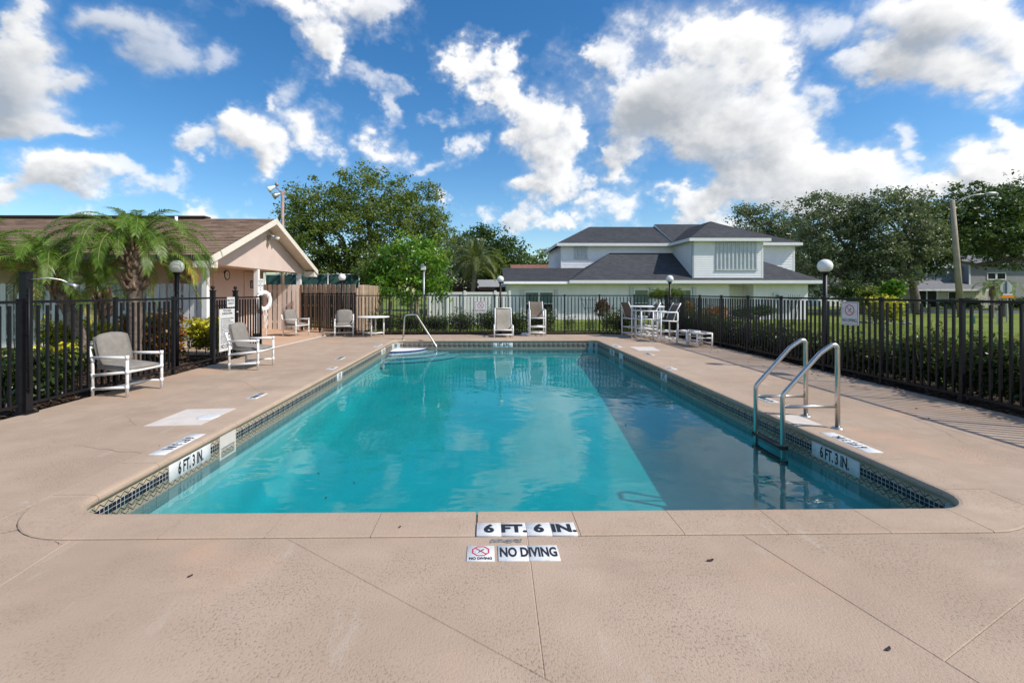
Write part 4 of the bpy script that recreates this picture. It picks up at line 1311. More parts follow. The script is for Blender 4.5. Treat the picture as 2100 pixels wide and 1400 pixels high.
# ------------------------------------------------------------------ globe lamps
def lamp(loc, h, label, first=None):
    if first: 
        o = dup(first, loc, 0, label); return o
    t = thing('globe_lamp', label, 'lamp post', loc, 0, 'white globe lamp posts round the pool')
    mb = MB(); mb.tube([(0, 0, 0), (0, 0, h - .10)], .038, 14); mb.lathe([(.038, .0), (.075, .0), (.075, .02), (.045, .05)], 16); mb.build('post', M_IRON, t)
    mb = MB(); mb.lathe([(.038, h - .16), (.062, h - .14), (.072, h - .10), (.06, h - .085)], 16); mb.build('fitter', M_IRON, t)
    mb = MB(); mb.sphere((0, 0, h), .127, 24, 16); mb.build('globe', M_GLOBE, t)
    return t
lp = lamp((6.36, 8.6, -.03), 1.97, 'globe lamp behind the right fence near the no diving sign')
lamp((6.52, 16.35, -.05), 1.94, 'globe lamp at the far right corner of the fence', lp)
lamp((.52, 16.9, -.05), 1.96, 'globe lamp behind the far fence left of the white house', lp)
lamp((-5.08, 16.42, 0), 2.0, 'globe lamp in front of the pine board fence', lp)
lamp((-5.98, 9.05, -.03), 2.06, 'globe lamp behind the palm fronds at the left fence', lp)

# ------------------------------------------------------------------ outdoor shower on the left
sh = thing('outdoor_shower', 'black outdoor shower post with silver gooseneck head at the left fence', 'shower', (-5.50, 5.62, 0))
mb = MB(); mb.box((0, 0, .84), (.085, .085, 1.68)); mb.box((0, 0, 1.69), (.10, .10, .02)); mb.box((0, 0, .01), (.16, .16, .02)); mb.build('post', M_IRON, sh)
mb = MB(); mb.tube(rounded([(.045, .0, 1.60), (.16, .10, 1.625), (.26, .19, 1.60), (.31, .24, 1.55)], .2, 5), .008, 10); mb.build('gooseneck', M_STEEL, sh)
mb = MB(); mb.tube([(.29, .22, 1.565), (.33, .26, 1.535), (.355, .285, 1.51)], [.013, .027, .040], 14); mb.build('shower_head', M_STEEL, sh)
mb = MB()
for z in (1.43, 1.34, .95, .55, .3): mb.box((.048, -.02, z), (.02, .05, .014))
mb.tube([(.055, -.02, .25), (.055, -.02, 1.5)], .009, 8); mb.build('supply_pipe', M_IRON, sh)

# ------------------------------------------------------------------ wooden fences
BOARD = lambda h, w=.138: MB().add([(-w / 2, -.008, 0), (w / 2, -.008, 0), (w / 2, .008, 0), (-w / 2, .008, 0), (-w / 2, -.008, h - .03), (w / 2, -.008, h - .03), (w / 2, .008, h - .03), (-w / 2, .008, h - .03), (-w / 2 + .03, -.008, h), (w / 2 - .03, -.008, h), (w / 2 - .03, .008, h), (-w / 2 + .03, .008, h)],
    [(0, 3, 2, 1), (0, 1, 5, 4), (1, 2, 6, 5), (2, 3, 7, 6), (3, 0, 4, 7), (4, 5, 9, 8), (6, 7, 11, 10), (5, 6, 10, 9), (7, 4, 8, 11), (8, 9, 10, 11)])
def board_fence(name, label, a, b, h, mat, pitch, w, alt=True, z0=0.0, seed=1, group=None, rails=True, back=True):
    rnd = random.Random(seed)
    a, b = Vector((*a, 0)), Vector((*b, 0)); d = b - a; L = d.length; d.normalize()
    t = thing(name, label, 'fence', (a.x, a.y, z0), atan2(d.y, d.x), group)
    me = BOARD(h, w).mesh('board', mat)
    n = int(L / pitch)
    for k in range(n):
        x = (k + .5) * L / n
        inst('board', me, t, (x, -.055, rnd.uniform(-.012, .012)), (rnd.uniform(-.006, .006), rnd.uniform(-.010, .010), 0), (1, 1, 1 + rnd.uniform(-.008, .008)))
        if back and k < n - 1: inst('board', me, t, (x + L / n / 2, .055, rnd.uniform(-.012, .012)), (0, rnd.uniform(-.010, .010), 0))
    if rails:
        for z in (.3, .95, h - .25):
            mb = MB(); mb.box((L / 2, 0, z), (L, .09, .085)); mb.build('rail', mat, t)
        for s in (0.02, L / 2, L - .02):
            mb = MB(); mb.box((s, 0, h / 2 - .1), (.08, .08, h - .08)); mb.build('post', mat, t)
    return t
board_fence('pine_fence', 'weathered brown pine board fence right of the pavilion', (-7.15, 17.95), (-4.72, 17.0), 1.74, M_WOOD, .205, .138, z0=0, seed=2, group='weathered pine board fence runs')
board_fence('pine_fence', 'sunlit weathered pine board fence running away behind the small table', (-4.66, 17.05), (-4.75, 20.6), 1.74, M_WOOD, .205, .138, z0=-.02, seed=4, group='weathered pine board fence runs')
board_fence('beige_fence', 'beige painted board fence closing the far side of the pavilion', (-8.72, 18.30), (-7.22, 18.22), 1.75, M_BEIGEB, .182, .140, z0=0, seed=6)
board_fence('grey_fence', 'pale grey painted board fence behind the palms by the pool house', (-15.0, 12.55), (-7.45, 12.40), 1.70, M_GREYB, .19, .142, z0=-.03, seed=7)
# ------------------------------------------------------------------ buildings
def roof_plane(name, quad, mat, parent, row=.14, lift=.012):
    """shingle courses laid as overlapping steps; quad = eave a, eave b, top b, top a"""
    a, b, c, d = [Vector(p) for p in quad]
    nrm = (b - a).cross(d - a)
    if nrm.length < 1e-6: nrm = (b - a).cross(c - a)
    nrm.normalize()
    if nrm.z < 0: nrm = -nrm
    ua = (b - a).normalized()
    slope = ((c + d) / 2 - (a + b) / 2); sl = (slope - ua * slope.dot(ua)).length
    n = max(2, int(sl / row)); vs, uv, fs = [], [], []
    for i in range(n):
        for t, l in ((i / n, lift), (min(1, (i + 1.0) / n), .001)):
            p, q = a.lerp(d, t) + nrm * l, b.lerp(c, t) + nrm * l
            vs += [p, q]
            uv += [((p - a).dot(ua), t * sl), ((q - a).dot(ua), t * sl)]
        k = 4 * i
        fs.append((k, k + 1, k + 3, k + 2))
        if i > 0: fs.append((k - 2, k - 1, k + 1, k))
    me = bpy.data.meshes.new(name); me.from_pydata(vs, [], fs); me.materials.append(mat)
    ul = me.uv_layers.new(name='UVMap')
    for lp_ in me.loops: ul.data[lp_.index].uv = uv[lp_.vertex_index]
    return inst(name, me, parent)
def fascia(parent, a, b, mat, h=.2, w=.03, dz=-.09, name='fascia'):
    a, b = Vector(a), Vector(b)
    mb = MB(); mb.bar(a + Vector((0, 0, dz)), b + Vector((0, 0, dz)), w, h); return mb.build(name, mat, parent)
def siding(name, a, b, z0, z1, mat, parent, lap=.12, depth=.030, top=None):
    """lapped boards from a to b (plan points); the outside is on the right hand of a->b"""
    a, b = Vector((*a, 0)), Vector((*b, 0)); d = (b - a).normalized(); nrm = Vector((d.y, -d.x, 0))
    n = int(round((z1 - z0) / lap)); vs, fs = [], []
    for i in range(n):
        zb, zt = z0 + (z1 - z0) * i / n, z0 + (z1 - z0) * (i + 1) / n
        k = len(vs)
        vs += [a + nrm * depth + Vector((0, 0, zb)), b + nrm * depth + Vector((0, 0, zb)), b + nrm * .002 + Vector((0, 0, zt)), a + nrm * .002 + Vector((0, 0, zt)),
               a + Vector((0, 0, zb)), b + Vector((0, 0, zb))]
        fs += [(k, k + 1, k + 2, k + 3), (k + 4, k + 5, k + 1, k)]
    me = bpy.data.meshes.new(name); me.from_pydata(vs, [], fs); me.materials.append(mat)
    o = inst(name, me, parent); o['kind'] = 'stuff'; return o
def bx(name, x0, x1, y0, y1, z0, z1, mat, parent):
    mb = MB(); mb.box(((x0 + x1) / 2, (y0 + y1) / 2, (z0 + z1) / 2), (x1 - x0, y1 - y0, z1 - z0)); return mb.build(name, mat, parent)

# ---- pool house with its gabled pavilion
ph = thing('pool_house', 'pink stucco pool house with brown shingled gable roof and open pavilion end', 'building', (0, 0, 0))
RX, RXE = -6.88, -24.0
YE0, YR, YE1, ZE, ZR = 11.70, 15.28, 18.98, 2.37, 3.85
roof_plane('roof', [(RXE, YE0, ZE), (RX, YE0, ZE), (RX, YR, ZR), (RXE, YR, ZR)], M_SHBROWN, ph, .15, .022)
roof_plane('roof', [(RX, YE1, ZE), (RXE, YE1, ZE), (RXE, YR, ZR), (RX, YR, ZR)], M_SHBROWN, ph)
mb = MB()
for (y0, z0, y1, z1) in [(YE0, ZE, YR, ZR), (YE1, ZE, YR, ZR)]:
    mb.quad((RX - .02, y0, z0 - .02), (RX - .02, y1, z1 - .02), (RXE, y1, z1 - .02), (RXE, y0, z0 - .02))
    mb.quad((RX - .02, y0, z0 - .13), (RX - .02, y1, z1 - .13), (RXE, y1, z1 - .13), (RXE, y0, z0 - .13))
mb.build('soffit', M_CREAM, ph)
for (y0, y1, z0, z1) in [(YE0 - .03, YR - .008, ZE - .03, ZR), (YE1 + .03, YR + .008, ZE - .03, ZR)]:
    mb = MB(); x0, x1 = RX - .012, RX + .028; h = .18
    P = [(x0, y0, z0 - h), (x1, y0, z0 - h), (x1, y1, z1 - h), (x0, y1, z1 - h), (x0, y0, z0), (x1, y0, z0), (x1, y1, z1), (x0, y1, z1)]
    mb.add(P, [(0, 3, 2, 1), (4, 5, 6, 7), (0, 1, 5, 4), (1, 2, 6, 5), (2, 3, 7, 6), (3, 0, 4, 7)]); mb.build('rake_board', M_CREAM, ph)
    # boxed eave return at the corner
    s = 1 if y0 > YR else -1
    bx('eave_return', RX - .44, RX - .014, min(y0, y0 - s * .34), max(y0, y0 - s * .34), ZE - .30, ZE - .10, M_CREAM, ph)
fascia(ph, (RX - .05, YE0 - .02, ZE), (RXE, YE0 - .02, ZE), M_DKTRIM, .12, .03, -.07, 'gutter')
# dark ridge vent standing above the ridge
mb = MB(); mb.box(((RXE - 9.1) / 2, YR, ZR + .045), (abs(RXE + 9.1), .34, .05)); mb.build('ridge_vent', M_DKTRIM, ph)
mb = MB(); mb.tube([(-9.55, 14.42, 3.45), (-9.55, 14.42, 3.78)], .042, 12); mb.build('vent_pipe', M_WHITE, ph)
# gable wall over the open end
GXX = -7.30; zb = 2.20
mb = MB()
pts = [(12.02, zb), (18.66, zb), (18.66, ZE - .10 + .03), (YR, ZR - .16), (12.02, ZE - .10 + .03)]
vs = [(GXX, y, z) for (y, z) in pts] + [(GXX - .16, y, z) for (y, z) in pts]
n = 5
mb.add(vs, [tuple(range(n)), tuple(range(n, 2 * n))[::-1]] + [(i, i + n, (i + 1) % n + n, (i + 1) % n) for i in range(n)])
mb.build('gable_wall', M_PINK, ph)
bx('ceiling', -8.75, GXX - .162, 12.05, 18.6, 2.26, 2.30, M_PINK, ph)
for (y, nm) in [(12.30, 0), (15.02, 0), (18.42, 0)]:
    e_ = bx('column', GXX - .145, GXX - .015, y - .065, y + .065, .10, zb + .02, M_WHITE, ph)
    bx('column_shoe', GXX - .155, GXX - .005, y - .075, y + .075, -.02, .13, M_IRON, e_)
WX = -8.75
bx('wall', WX - .2, WX, 13.9, 18.35, -.1, 2.30, M_PINK, ph)
bx('wall', RXE, WX - .203, 13.92, 14.1, -.1, 2.9, M_PINK, ph)
bx('wall', RXE, WX - .203, 18.1, 18.3, -.1, 2.9, M_PINK, ph)
# stone veneer pilaster at the corner, coursed
rnd = random.Random(12)
z = .0
while z < 2.25:
    h = rnd.uniform(.10, .18); x = WX - .62
    while x < WX + .02:
        w_ = min(rnd.uniform(.14, .32), WX + .02 - x)
        bx('stone', x + .006, x + w_ - .006, 13.86 - rnd.uniform(0, .02), 13.93, z + .006, min(z + h, 2.26) - .006, M_STONE, ph)
        x += w_
    z += h
d_ = bx('door', WX + .002, WX + .03, 16.95, 17.92, .02, 2.08, M_PINK, ph)
for (y0, y1, z0, z1) in [(16.85, 16.945, .0, 2.18), (17.925, 18.02, .0, 2.18), (16.946, 17.924, 2.085, 2.18)]:
    bx('door_frame', WX + .003, WX + .045, y0, y1, z0, z1, M_PINK, d_)
mb = MB(); mb.sphere((WX + .07, 17.05, 1.0), .035, 10, 8); mb.build('door_handle', M_STEEL, d_)
bx('door', WX + .002, WX + .03, 14.95, 15.9, .02, 2.08, M_PINK, ph)
t = thing('restroom_sign', 'small dark restroom sign on the pink door under the pavilion', 'sign', (WX + .033, 17.35, 1.74))
bx('plate', 0, .008, -.09, .09, -.14, .14, M_IRON, t)
mb = MB(); mb.sphere((.010, 0, .075), .022, 10, 6); mb.box((.010, 0, .0), (.004, .05, .09)); mb.box((.010, -.013, -.07), (.004, .018, .07)); mb.box((.010, .013, -.07), (.004, .018, .07)); mb.build('figure', M_WTILE, t)
t = thing('wall_clock', 'round black rimmed wall clock under the pavilion roof', 'clock', (WX + .005, 15.72, 2.02)); t.rotation_euler = (0, pi / 2, 0)
mb = MB(); mb.lathe([(.165, 0), (.165, .04), (.145, .05), (.135, .035)], 28); mb.build('rim', M_IRON, t)
mb = MB(); mb.lathe([(.001, .03), (.137, .03)], 28); mb.build('dial', M_CLOCK, t)
mb = MB(); mb.box((-.04, 0, .034), (.09, .010, .003)); mb.box((.0, .03, .036), (.010, .07, .003)); mb.build('hand', M_IRON, t)
t = thing('wall_plaque', 'small yellow wooden plaque on the pink wall behind the gate', 'plaque', (WX + .004, 14.98 - .35, 1.66))
bx('board', 0, .02, -.15, .15, -.17, .17, M_PLAQUE, t); bx('inset', .0205, .024, -.11, .11, -.12, .12, M_BOOT, t)
t = thing('floodlight', 'twin floodlight fixed high on the pink gable', 'light', (GXX + .01, 15.62, 3.30))
bx('back_box', 0, .05, -.06, .06, -.06, .06, M_GALV, t)
for s in (-1, 1):
    mb = MB(); mb.tube([(.05, s * .03, .02), (.12, s * .09, .05), (.16, s * .13, .02), (.27, s * .19, -.05)], [.012, .012, .045, .065], 12); mb.build('lamp_head', M_GLOBE if s > 0 else M_GALV, t)
mb = MB(); mb.tube([(.02, 0, -.06), (.02, -.02, -.32)], .012, 8); mb.build('conduit', M_GALV, t)
# life ring and notice on the middle column
t = thing('life_ring', 'white life ring with rope hanging on the middle pavilion column', 'life ring', (GXX + .10, 15.13, 1.17)); t.rotation_euler = (0, 0, radians(-16))
mb = MB(); vs, fs = [], []; n, m, R, r = 30, 10, .27, .075
for i in range(n):
    for j in range(m):
        a, b = 2 * pi * i / n, 2 * pi * j / m; vs.append((r * .75 * cos(b), (R + r * sin(b)) * cos(a), (R + r * sin(b)) * sin(a)))
fs = [(i * m + j, ((i + 1) % n) * m + j, ((i + 1) % n) * m + (j + 1) % m, i * m + (j + 1) % m) for i in range(n) for j in range(m)]
mb.add(vs, fs, True); mb.build('ring', M_GLOBE, t)
for k in range(4):
    a = pi / 4 + k * pi / 2; mb = MB(); vs = []
    mb.tube([(.0 + .062 * cos(q), (R + .08 * sin(q)) * cos(a), (R + .08 * sin(q)) * sin(a)) for q in [2 * pi * i / 10 for i in range(11)]], .016, 6); mb.build('strap', M_WHITE, t)
rnd = random.Random(4)
for k in range(3):
    mb = MB(); p = [(.07 + rnd.uniform(-.02, .02), -.08 + .06 * k + rnd.uniform(-.03, .03), -.24 - .1 * i + (0 if i else 0)) for i in range(6 + 2 * k)]; mb.tube(rounded(p, .06, 3), .011, 6); mb.build('rope', M_WHITE, t)
t = panel('safety_notice', 'white safety notice on the middle pavilion column above the life ring', 'sign', frame((GXX + .012, 15.08, 1.66), Vector((.27, 1, 0)), (0, 0, 1)), .25, .44, M_WTILE, .01)
text('STAY OUT\nOF\nTHE POOL\nIF\nILL', .062, M_BLACK, t, frame((0, 0, .0012), (1, 0, 0), (0, 1, 0)), bold=.01, xs=.8, line=1.15)

# ---- large white house beyond the lawn
wh = thing('white_house', 'large white two storey house with dark hipped roofs beyond the far fence', 'house', (0, 0, 0))
zg = -.48
for (x0, x1, y0, y1, z0, z1) in [(1.55, 16.4, 31.0, 34.0, zg, 2.12), (18.05, 21.75, 31.0, 34.0, zg, 2.12), (16.403, 18.047, 32.3, 34.0, zg, 2.12), (1.55, 22.6, 34.003, 41.0, zg, 2.3)]:
    bx('wall', x0, x1, y0, y1, z0, z1, M_STUCCOW, wh)
bx('stone_side', 21.76, 22.5, 33.0, 33.99, zg, 2.1, M_BRICK, wh)
bx('porch_ceiling', 16.41, 18.04, 31.0, 32.29, 2.05, 2.11, M_WHITE, wh)
bx('entry_door', 16.9, 17.8, 32.26, 32.297, zg + .05, 1.85, M_WHITE, wh)
roof_plane('roof', [(1.15, 30.5, 2.15), (9.0, 30.5, 2.15), (9.0, 34.0, 3.22), (1.15, 34.0, 3.22)], M_SHDARK, wh)
roof_plane('roof', [(9.0, 37.5, 2.15), (1.15, 37.5, 2.15), (1.15, 34.0, 3.22), (9.0, 34.0, 3.22)], M_SHDARK, wh)
mb = MB(); mb.add([(1.5, 31, 2.0), (1.5, 37, 2.0), (1.5, 34, 3.16), (1.6, 31, 2.0), (1.6, 37, 2.0), (1.6, 34, 3.16)], [(0, 1, 2), (3, 5, 4), (0, 3, 4, 1), (1, 4, 5, 2), (2, 5, 3, 0)]); mb.build('gable_wall', M_STUCCOW, wh)
roof_plane('roof', [(5.5, 30.3, 2.22), (22.25, 30.3, 2.22), (18.55, 34.05, 4.37), (9.2, 34.05, 4.37)], M_SHDARK, wh)
roof_plane('roof', [(5.5, 37.8, 2.22), (5.5, 30.3, 2.22), (9.2, 34.05, 4.37), (9.2, 34.05, 4.37)], M_SHDARK, wh)
roof_plane('roof', [(22.25, 30.3, 2.22), (22.25, 37.8, 2.22), (18.55, 34.05, 4.37), (18.55, 34.05, 4.37)], M_SHDARK, wh)
fascia(wh, (1.15, 30.48, 2.15), (5.5, 30.48, 2.15), M_WHITE, .20, .04)
fascia(wh, (5.46, 30.28, 2.22), (22.27, 30.28, 2.22), M_WHITE, .20, .04)
fascia(wh, (22.27, 30.30, 2.22), (22.27, 37.8, 2.22), M_WHITE, .20, .04)
bx('soffit', 1.2, 22.2, 30.32, 31.0, 1.99, 2.02, M_WHITE, wh)
# upper storey
bx('upper_wall', 5.57, 22.78, 34.02, 40.9, 2.3, 4.92, M_SIDING, wh)
siding('siding', (5.55, 34.0), (13.75, 34.0), 2.4, 4.92, M_SIDING, wh)
siding('siding', (18.4, 34.0), (22.8, 34.0), 2.4, 4.92, M_SIDING, wh)
siding('siding', (5.55, 41.0), (5.55, 34.0), 2.4, 4.92, M_SIDING, wh)
siding('siding', (22.8, 34.0), (22.8, 41.0), 2.4, 4.92, M_SIDING, wh)
for x, y in [(5.55, 34.0), (22.8, 34.0)]: bx('corner_board', x - .06, x + .06, y - .035, y + .03, 2.3, 4.92, M_WHITE, wh)
# projecting bay
bx('bay_wall', 13.78, 18.37, 30.62, 34.0, 2.27, 4.92, M_SIDING, wh)
siding('siding', (13.75, 30.6), (18.4, 30.6), 2.3, 4.92, M_SIDING, wh)
siding('siding', (13.75, 34.0), (13.75, 30.6), 2.3, 4.92, M_SIDING, wh)
siding('siding', (18.4, 30.6), (18.4, 34.0), 2.3, 4.92, M_SIDING, wh)
for x in (13.75, 18.4): bx('corner_board', x - .055, x + .055, 30.57, 30.66, 2.25, 4.92, M_GALV if x < 14 else M_WHITE, wh)
# upper roofs
roof_plane('roof', [(5.15, 33.6, 5.0), (13.9, 33.6, 5.0), (13.9, 37.5, 6.75), (8.4, 37.5, 6.75)], M_SHDARK, wh)
roof_plane('roof', [(5.15, 41.4, 5.0), (5.15, 33.6, 5.0), (8.4, 37.5, 6.75), (8.4, 37.5, 6.75)], M_SHDARK, wh)
roof_plane('roof', [(13.9, 41.4, 5.0), (5.15, 41.4, 5.0), (8.4, 37.5, 6.75), (13.9, 37.5, 6.75)], M_SHDARK, wh)
roof_plane('roof', [(13.7, 33.5, 5.06), (23.1, 33.5, 5.06), (19.2, 37.5, 6.97), (13.7, 37.5, 6.97)], M_SHDARK, wh)
roof_plane('roof', [(23.1, 33.5, 5.06), (23.1, 41.5, 5.06), (19.2, 37.5, 6.97), (19.2, 37.5, 6.97)], M_SHDARK, wh)
roof_plane('roof', [(23.1, 41.5, 5.06), (13.7, 41.5, 5.06), (13.7, 37.5, 6.97), (19.2, 37.5, 6.97)], M_SHDARK, wh)
mb = MB(); mb.add([(13.69, 33.5, 4.95), (13.69, 33.5, 5.06), (13.69, 37.5, 6.97), (13.69, 37.5, 6.6)], [(0, 1, 2, 3)]); mb.add([(13.69, 41.5, 4.95), (13.69, 41.5, 5.06), (13.69, 37.5, 6.97), (13.69, 37.5, 6.6)], [(0, 3, 2, 1)]); mb.build('rake_board', M_WHITE, wh)
fascia(wh, (5.13, 33.58, 5.0), (13.66, 33.58, 5.0), M_WHITE, .2, .04)
fascia(wh, (5.13, 41.4, 5.0), (5.13, 33.6, 5.0), M_WHITE, .2, .04)
fascia(wh, (13.7, 33.48, 5.06), (23.12, 33.48, 5.06), M_WHITE, .2, .04)
fascia(wh, (23.12, 33.5, 5.06), (23.12, 41.5, 5.06), M_WHITE, .2, .04)
bx('soffit', 5.2, 23.0, 33.62, 34.0, 4.86, 4.89, M_WHITE, wh)
roof_plane('roof', [(13.38, 30.28, 5.0), (18.77, 30.28, 5.0), (16.07, 32.95, 6.52), (16.07, 32.95, 6.52)], M_SHDARK, wh)
roof_plane('roof', [(13.38, 37.0, 5.0), (13.38, 30.28, 5.0), (16.07, 32.95, 6.52), (16.07, 37.0, 6.52)], M_SHDARK, wh)
roof_plane('roof', [(18.77, 30.28, 5.0), (18.77, 37.0, 5.0), (16.07, 37.0, 6.52), (16.07, 32.95, 6.52)], M_SHDARK, wh)
fascia(wh, (13.36, 30.26, 5.0), (18.79, 30.26, 5.0), M_WHITE, .2, .04)
fascia(wh, (13.36, 34.0, 5.0), (13.36, 30.28, 5.0), M_WHITE, .2, .04)
fascia(wh, (18.79, 30.28, 5.0), (18.79, 34.0, 5.0), M_WHITE, .2, .04)
bx('soffit', 13.4, 18.75, 30.3, 33.5, 4.87, 4.90, M_WHITE, wh)
def storm_panel(x0, x1, y, z0, z1):
    """corrugated panels over a window"""
    n = int((x1 - x0) / .065); vs, fs = [], []
    for k in range(n + 1):
        x = x0 + (x1 - x0) * k / n; yy = y - (.010 if (k // 2) % 2 else .070)
        vs += [(x, yy, z0), (x, yy, z1)]
    fs = [(2 * k, 2 * k + 2, 2 * k + 3, 2 * k + 1) for k in range(n)]
    me = bpy.data.meshes.new('storm_shutter'); me.from_pydata(vs, [], fs); me.materials.append(M_SHUT)
    o = inst('storm_shutter', me, wh)
    for z in (z0, z1): bx('shutter_rail', x0 - .04, x1 + .04, y - .075, y - .002, z - .045, z + .045, M_SHUT, o)
storm_panel(15.28, 18.0, 30.585, 2.93, 4.82)
storm_panel(6.5, 7.45, 33.985, 3.95, 4.82)
def window(x0, x1, z0, z1, y, n, parent=wh):
    f = MB(); w_ = .07
    for (a, b, c, d) in [(x0 - .09, x0, z0 - .09, z1 + .09), (x1, x1 + .09, z0 - .09, z1 + .09), (x0, x1, z0 - .09, z0), (x0, x1, z1, z1 + .09)]:
        f.box(((a + b) / 2, y - .03, (c + d) / 2), (b - a, .06, d - c))
    zm = (z0 + z1) / 2
    for k in range(1, n): f.box((x0 + (x1 - x0) * k / n, y - .025, zm), (.12, .05, z1 - z0))
    for k in range(n):
        a = x0 + (x1 - x0) * k / n + (.06 if k else 0); b = x0 + (x1 - x0) * (k + 1) / n - (.06 if k < n - 1 else 0)
        f.box(((a + b) / 2, y - .02, zm), (b - a, .035, .05))
    o = f.build('window', M_WHITE, parent)
    for k in range(n):
        a = x0 + (x1 - x0) * k / n + (.06 if k else 0); b = x0 + (x1 - x0) * (k + 1) / n - (.06 if k < n - 1 else 0)
        for (c, d) in ((z0, zm - .025), (zm + .025, z1)): bx('pane', a, b, y - .006, y - .002, c, d, M_GLASS if c > z0 else M_GLASSD, o)
    for x in (x0 - .24, x1 + .24): bx('folded_shutter', x - .11, x + .11, y - .12, y - .002, z0 - .1, z1 + .22, M_SHUT, o)
    bx('shutter_track', x0 - .36, x1 + .36, y - .10, y - .002, z1 + .225, z1 + .29, M_WHITE, o)
window(2.65, 4.45, -.05, 1.42, 31.0, 2)
window(10.0, 10.85, -.15, 1.58, 31.0, 1)
window(12.95, 13.75, -.15, 1.58, 31.0, 1)
bx('downspout', 1.38, 1.52, 31.1, 31.2, zg, 2.0, M_WHITE, wh)
t = bx('meter_box', 19.35, 19.75, 30.86, 30.998, 1.0, 1.42, M_WTILE, wh)
mb = MB(); mb.lathe([(.10, 0), (.10, .08), (.06, .12)], 14); o = mb.build('meter_dial', M_GALV, t); o.location = (19.55, 30.86, 1.18); o.rotation_euler = (pi / 2, 0, 0)
mb = MB(); mb.tube([(19.55, 30.93, 1.0), (19.55, 30.93, zg)], .035, 8); mb.build('conduit', M_WHITE, t)

# ---- white vinyl fence, neighbours
vf = thing('vinyl_fence', 'white vinyl privacy fence with capped posts left of the white house', 'fence', (-3.15, 25.5, -.34), 0)
px_ = [0, .98, 1.98, 3.66, 4.45]
for x in px_:
    e_ = bx('post', x - .065, x + .065, -.065, .065, 0, 1.88, M_WHITE, vf)
    mb = MB(); mb.lathe([(.085, 1.88), (.085, 1.92), (.05, 1.95), (.06, 1.99), (.045, 2.05), (.001, 2.09)], 8); mb.build('post_cap', M_WHITE, e_)
for a, b in zip(px_[:-1], px_[1:]):
    n = int((b - a - .13) / .15); w_ = (b - a - .13) / n
    for k in range(n): bx('slat', a + .065 + k * w_ + .003, a + .065 + (k + 1) * w_ - .003, -.018, .018, .1, 1.66, M_WHITE, vf)
    bx('top_rail', a + .066, b - .066, -.03, .03, 1.662, 1.80, M_WHITE, vf); bx('bottom_rail', a + .066, b - .066, -.03, .03, .02, .099, M_WHITE, vf)
nb = thing('flat_roof_house', 'low brick house with dark flat roof edge behind the vinyl fence', 'house', (0, 0, 0))
bx('wall', -4.6, 1.9, 38.0, 44.0, -.4, 1.62, M_DRED, nb)
mb = MB(); mb.bar((-4.9, 37.6, 1.58), (-.6, 37.6, 2.06), .3, .20); mb.build('roof_edge', M_DKTRIM, nb)
bx('roof_edge', -.6, 2.4, 37.5, 37.8, 1.62, 1.88, M_DKTRIM, nb)
bx('roof_slab', -4.8, 2.2, 37.8, 44, 1.625, 1.80, M_DKTRIM, nb)
bx('white_wall', -.75, 1.75, 41.0, 43.5, 1.80, 2.55, M_WHITE, nb)
bx('window', -1.9, -.5, 37.93, 37.99, .9, 1.4, M_GLASSD, nb)
rr = thing('red_roof_house', 'far house showing a strip of red brown roof behind the white house', 'house', (0, 0, 0))
bx('wall', 3.2, 10.5, 52.5, 58, -.4, 2.9, M_CREAM, rr)
roof_plane('roof', [(2.9, 52.0, 2.75), (11, 52.0, 2.75), (11, 55.5, 4.75), (2.9, 55.5, 4.75)], M_SHRED, rr)
roof_plane('roof', [(11, 59.0, 2.75), (2.9, 59.0, 2.75), (2.9, 55.5, 4.75), (11, 55.5, 4.75)], M_SHRED, rr)

bh = thing('blue_grey_house', 'blue grey two storey house among dark trees at the far right', 'house', (0, 0, 0))
H0 = 55.0
def hx(px): return (px - 995) / 950 * H0
def hz(py): return 1.45 + (599 - py) * H0 / 950
bx('wall', hx(1934), hx(2040), H0, H0 + 5, -.4, hz(594), M_YELW, bh)
bx('porch_screen', hx(1889), hx(1933), H0 + .02, H0 + .1, -.4, hz(596), M_GLASSD, bh)
for px in (1887, 1911, 1933): bx('porch_post', hx(px) - .07, hx(px) + .07, H0 - .05, H0 + .08, -.4, hz(595), M_WHITE, bh)
roof_plane('roof', [(hx(1880), H0 - .6, hz(593)), (hx(2030), H0 - .6, hz(593)), (hx(2030), H0 + 3, hz(569)), (hx(1946), H0 + 3, hz(569))], M_SHGREY, bh)
roof_plane('roof', [(hx(1880), H0 + 6, hz(593)), (hx(1880), H0 - .6, hz(593)), (hx(1946), H0 + 3, hz(569)), (hx(1946), H0 + 3, hz(569))], M_SHGREY, bh)
fascia(bh, (hx(1879), H0 - .63, hz(593)), (hx(2030), H0 - .63, hz(593)), M_WHITE, .22, .05)
bx('upper_wall', hx(1948), hx(2019), H0 + 2.2, H0 + 8, 1.6, hz(543), M_BLUE, bh)
bx('corner_board', hx(1946), hx(1949), H0 + 2.15, H0 + 2.3, 2, hz(543), M_WHITE, bh)
bx('wing_wall', hx(2020), hx(2190), H0 + 1.0, H0 + 8, -.4, hz(537), M_GREYSD, bh)
bx('corner_board', hx(2018), hx(2021), H0 + .93, H0 + .999, 1, hz(540), M_WHITE, bh)
roof_plane('roof', [(hx(1938), H0 + 1.8, hz(544)), (hx(2022), H0 + 1.8, hz(544)), (hx(2022), H0 + 5, hz(526)), (hx(1972), H0 + 5, hz(526))], M_SHGREY, bh)
roof_plane('roof', [(hx(2005), H0 + .5, hz(541)), (hx(2200), H0 + .5, hz(541)), (hx(2200), H0 + 5, hz(515)), (hx(2040), H0 + 5, hz(515))], M_SHGREY, bh)
fascia(bh, (hx(1938), H0 + 1.77, hz(544)), (hx(2010), H0 + 1.77, hz(544)), M_WHITE, .22, .05)
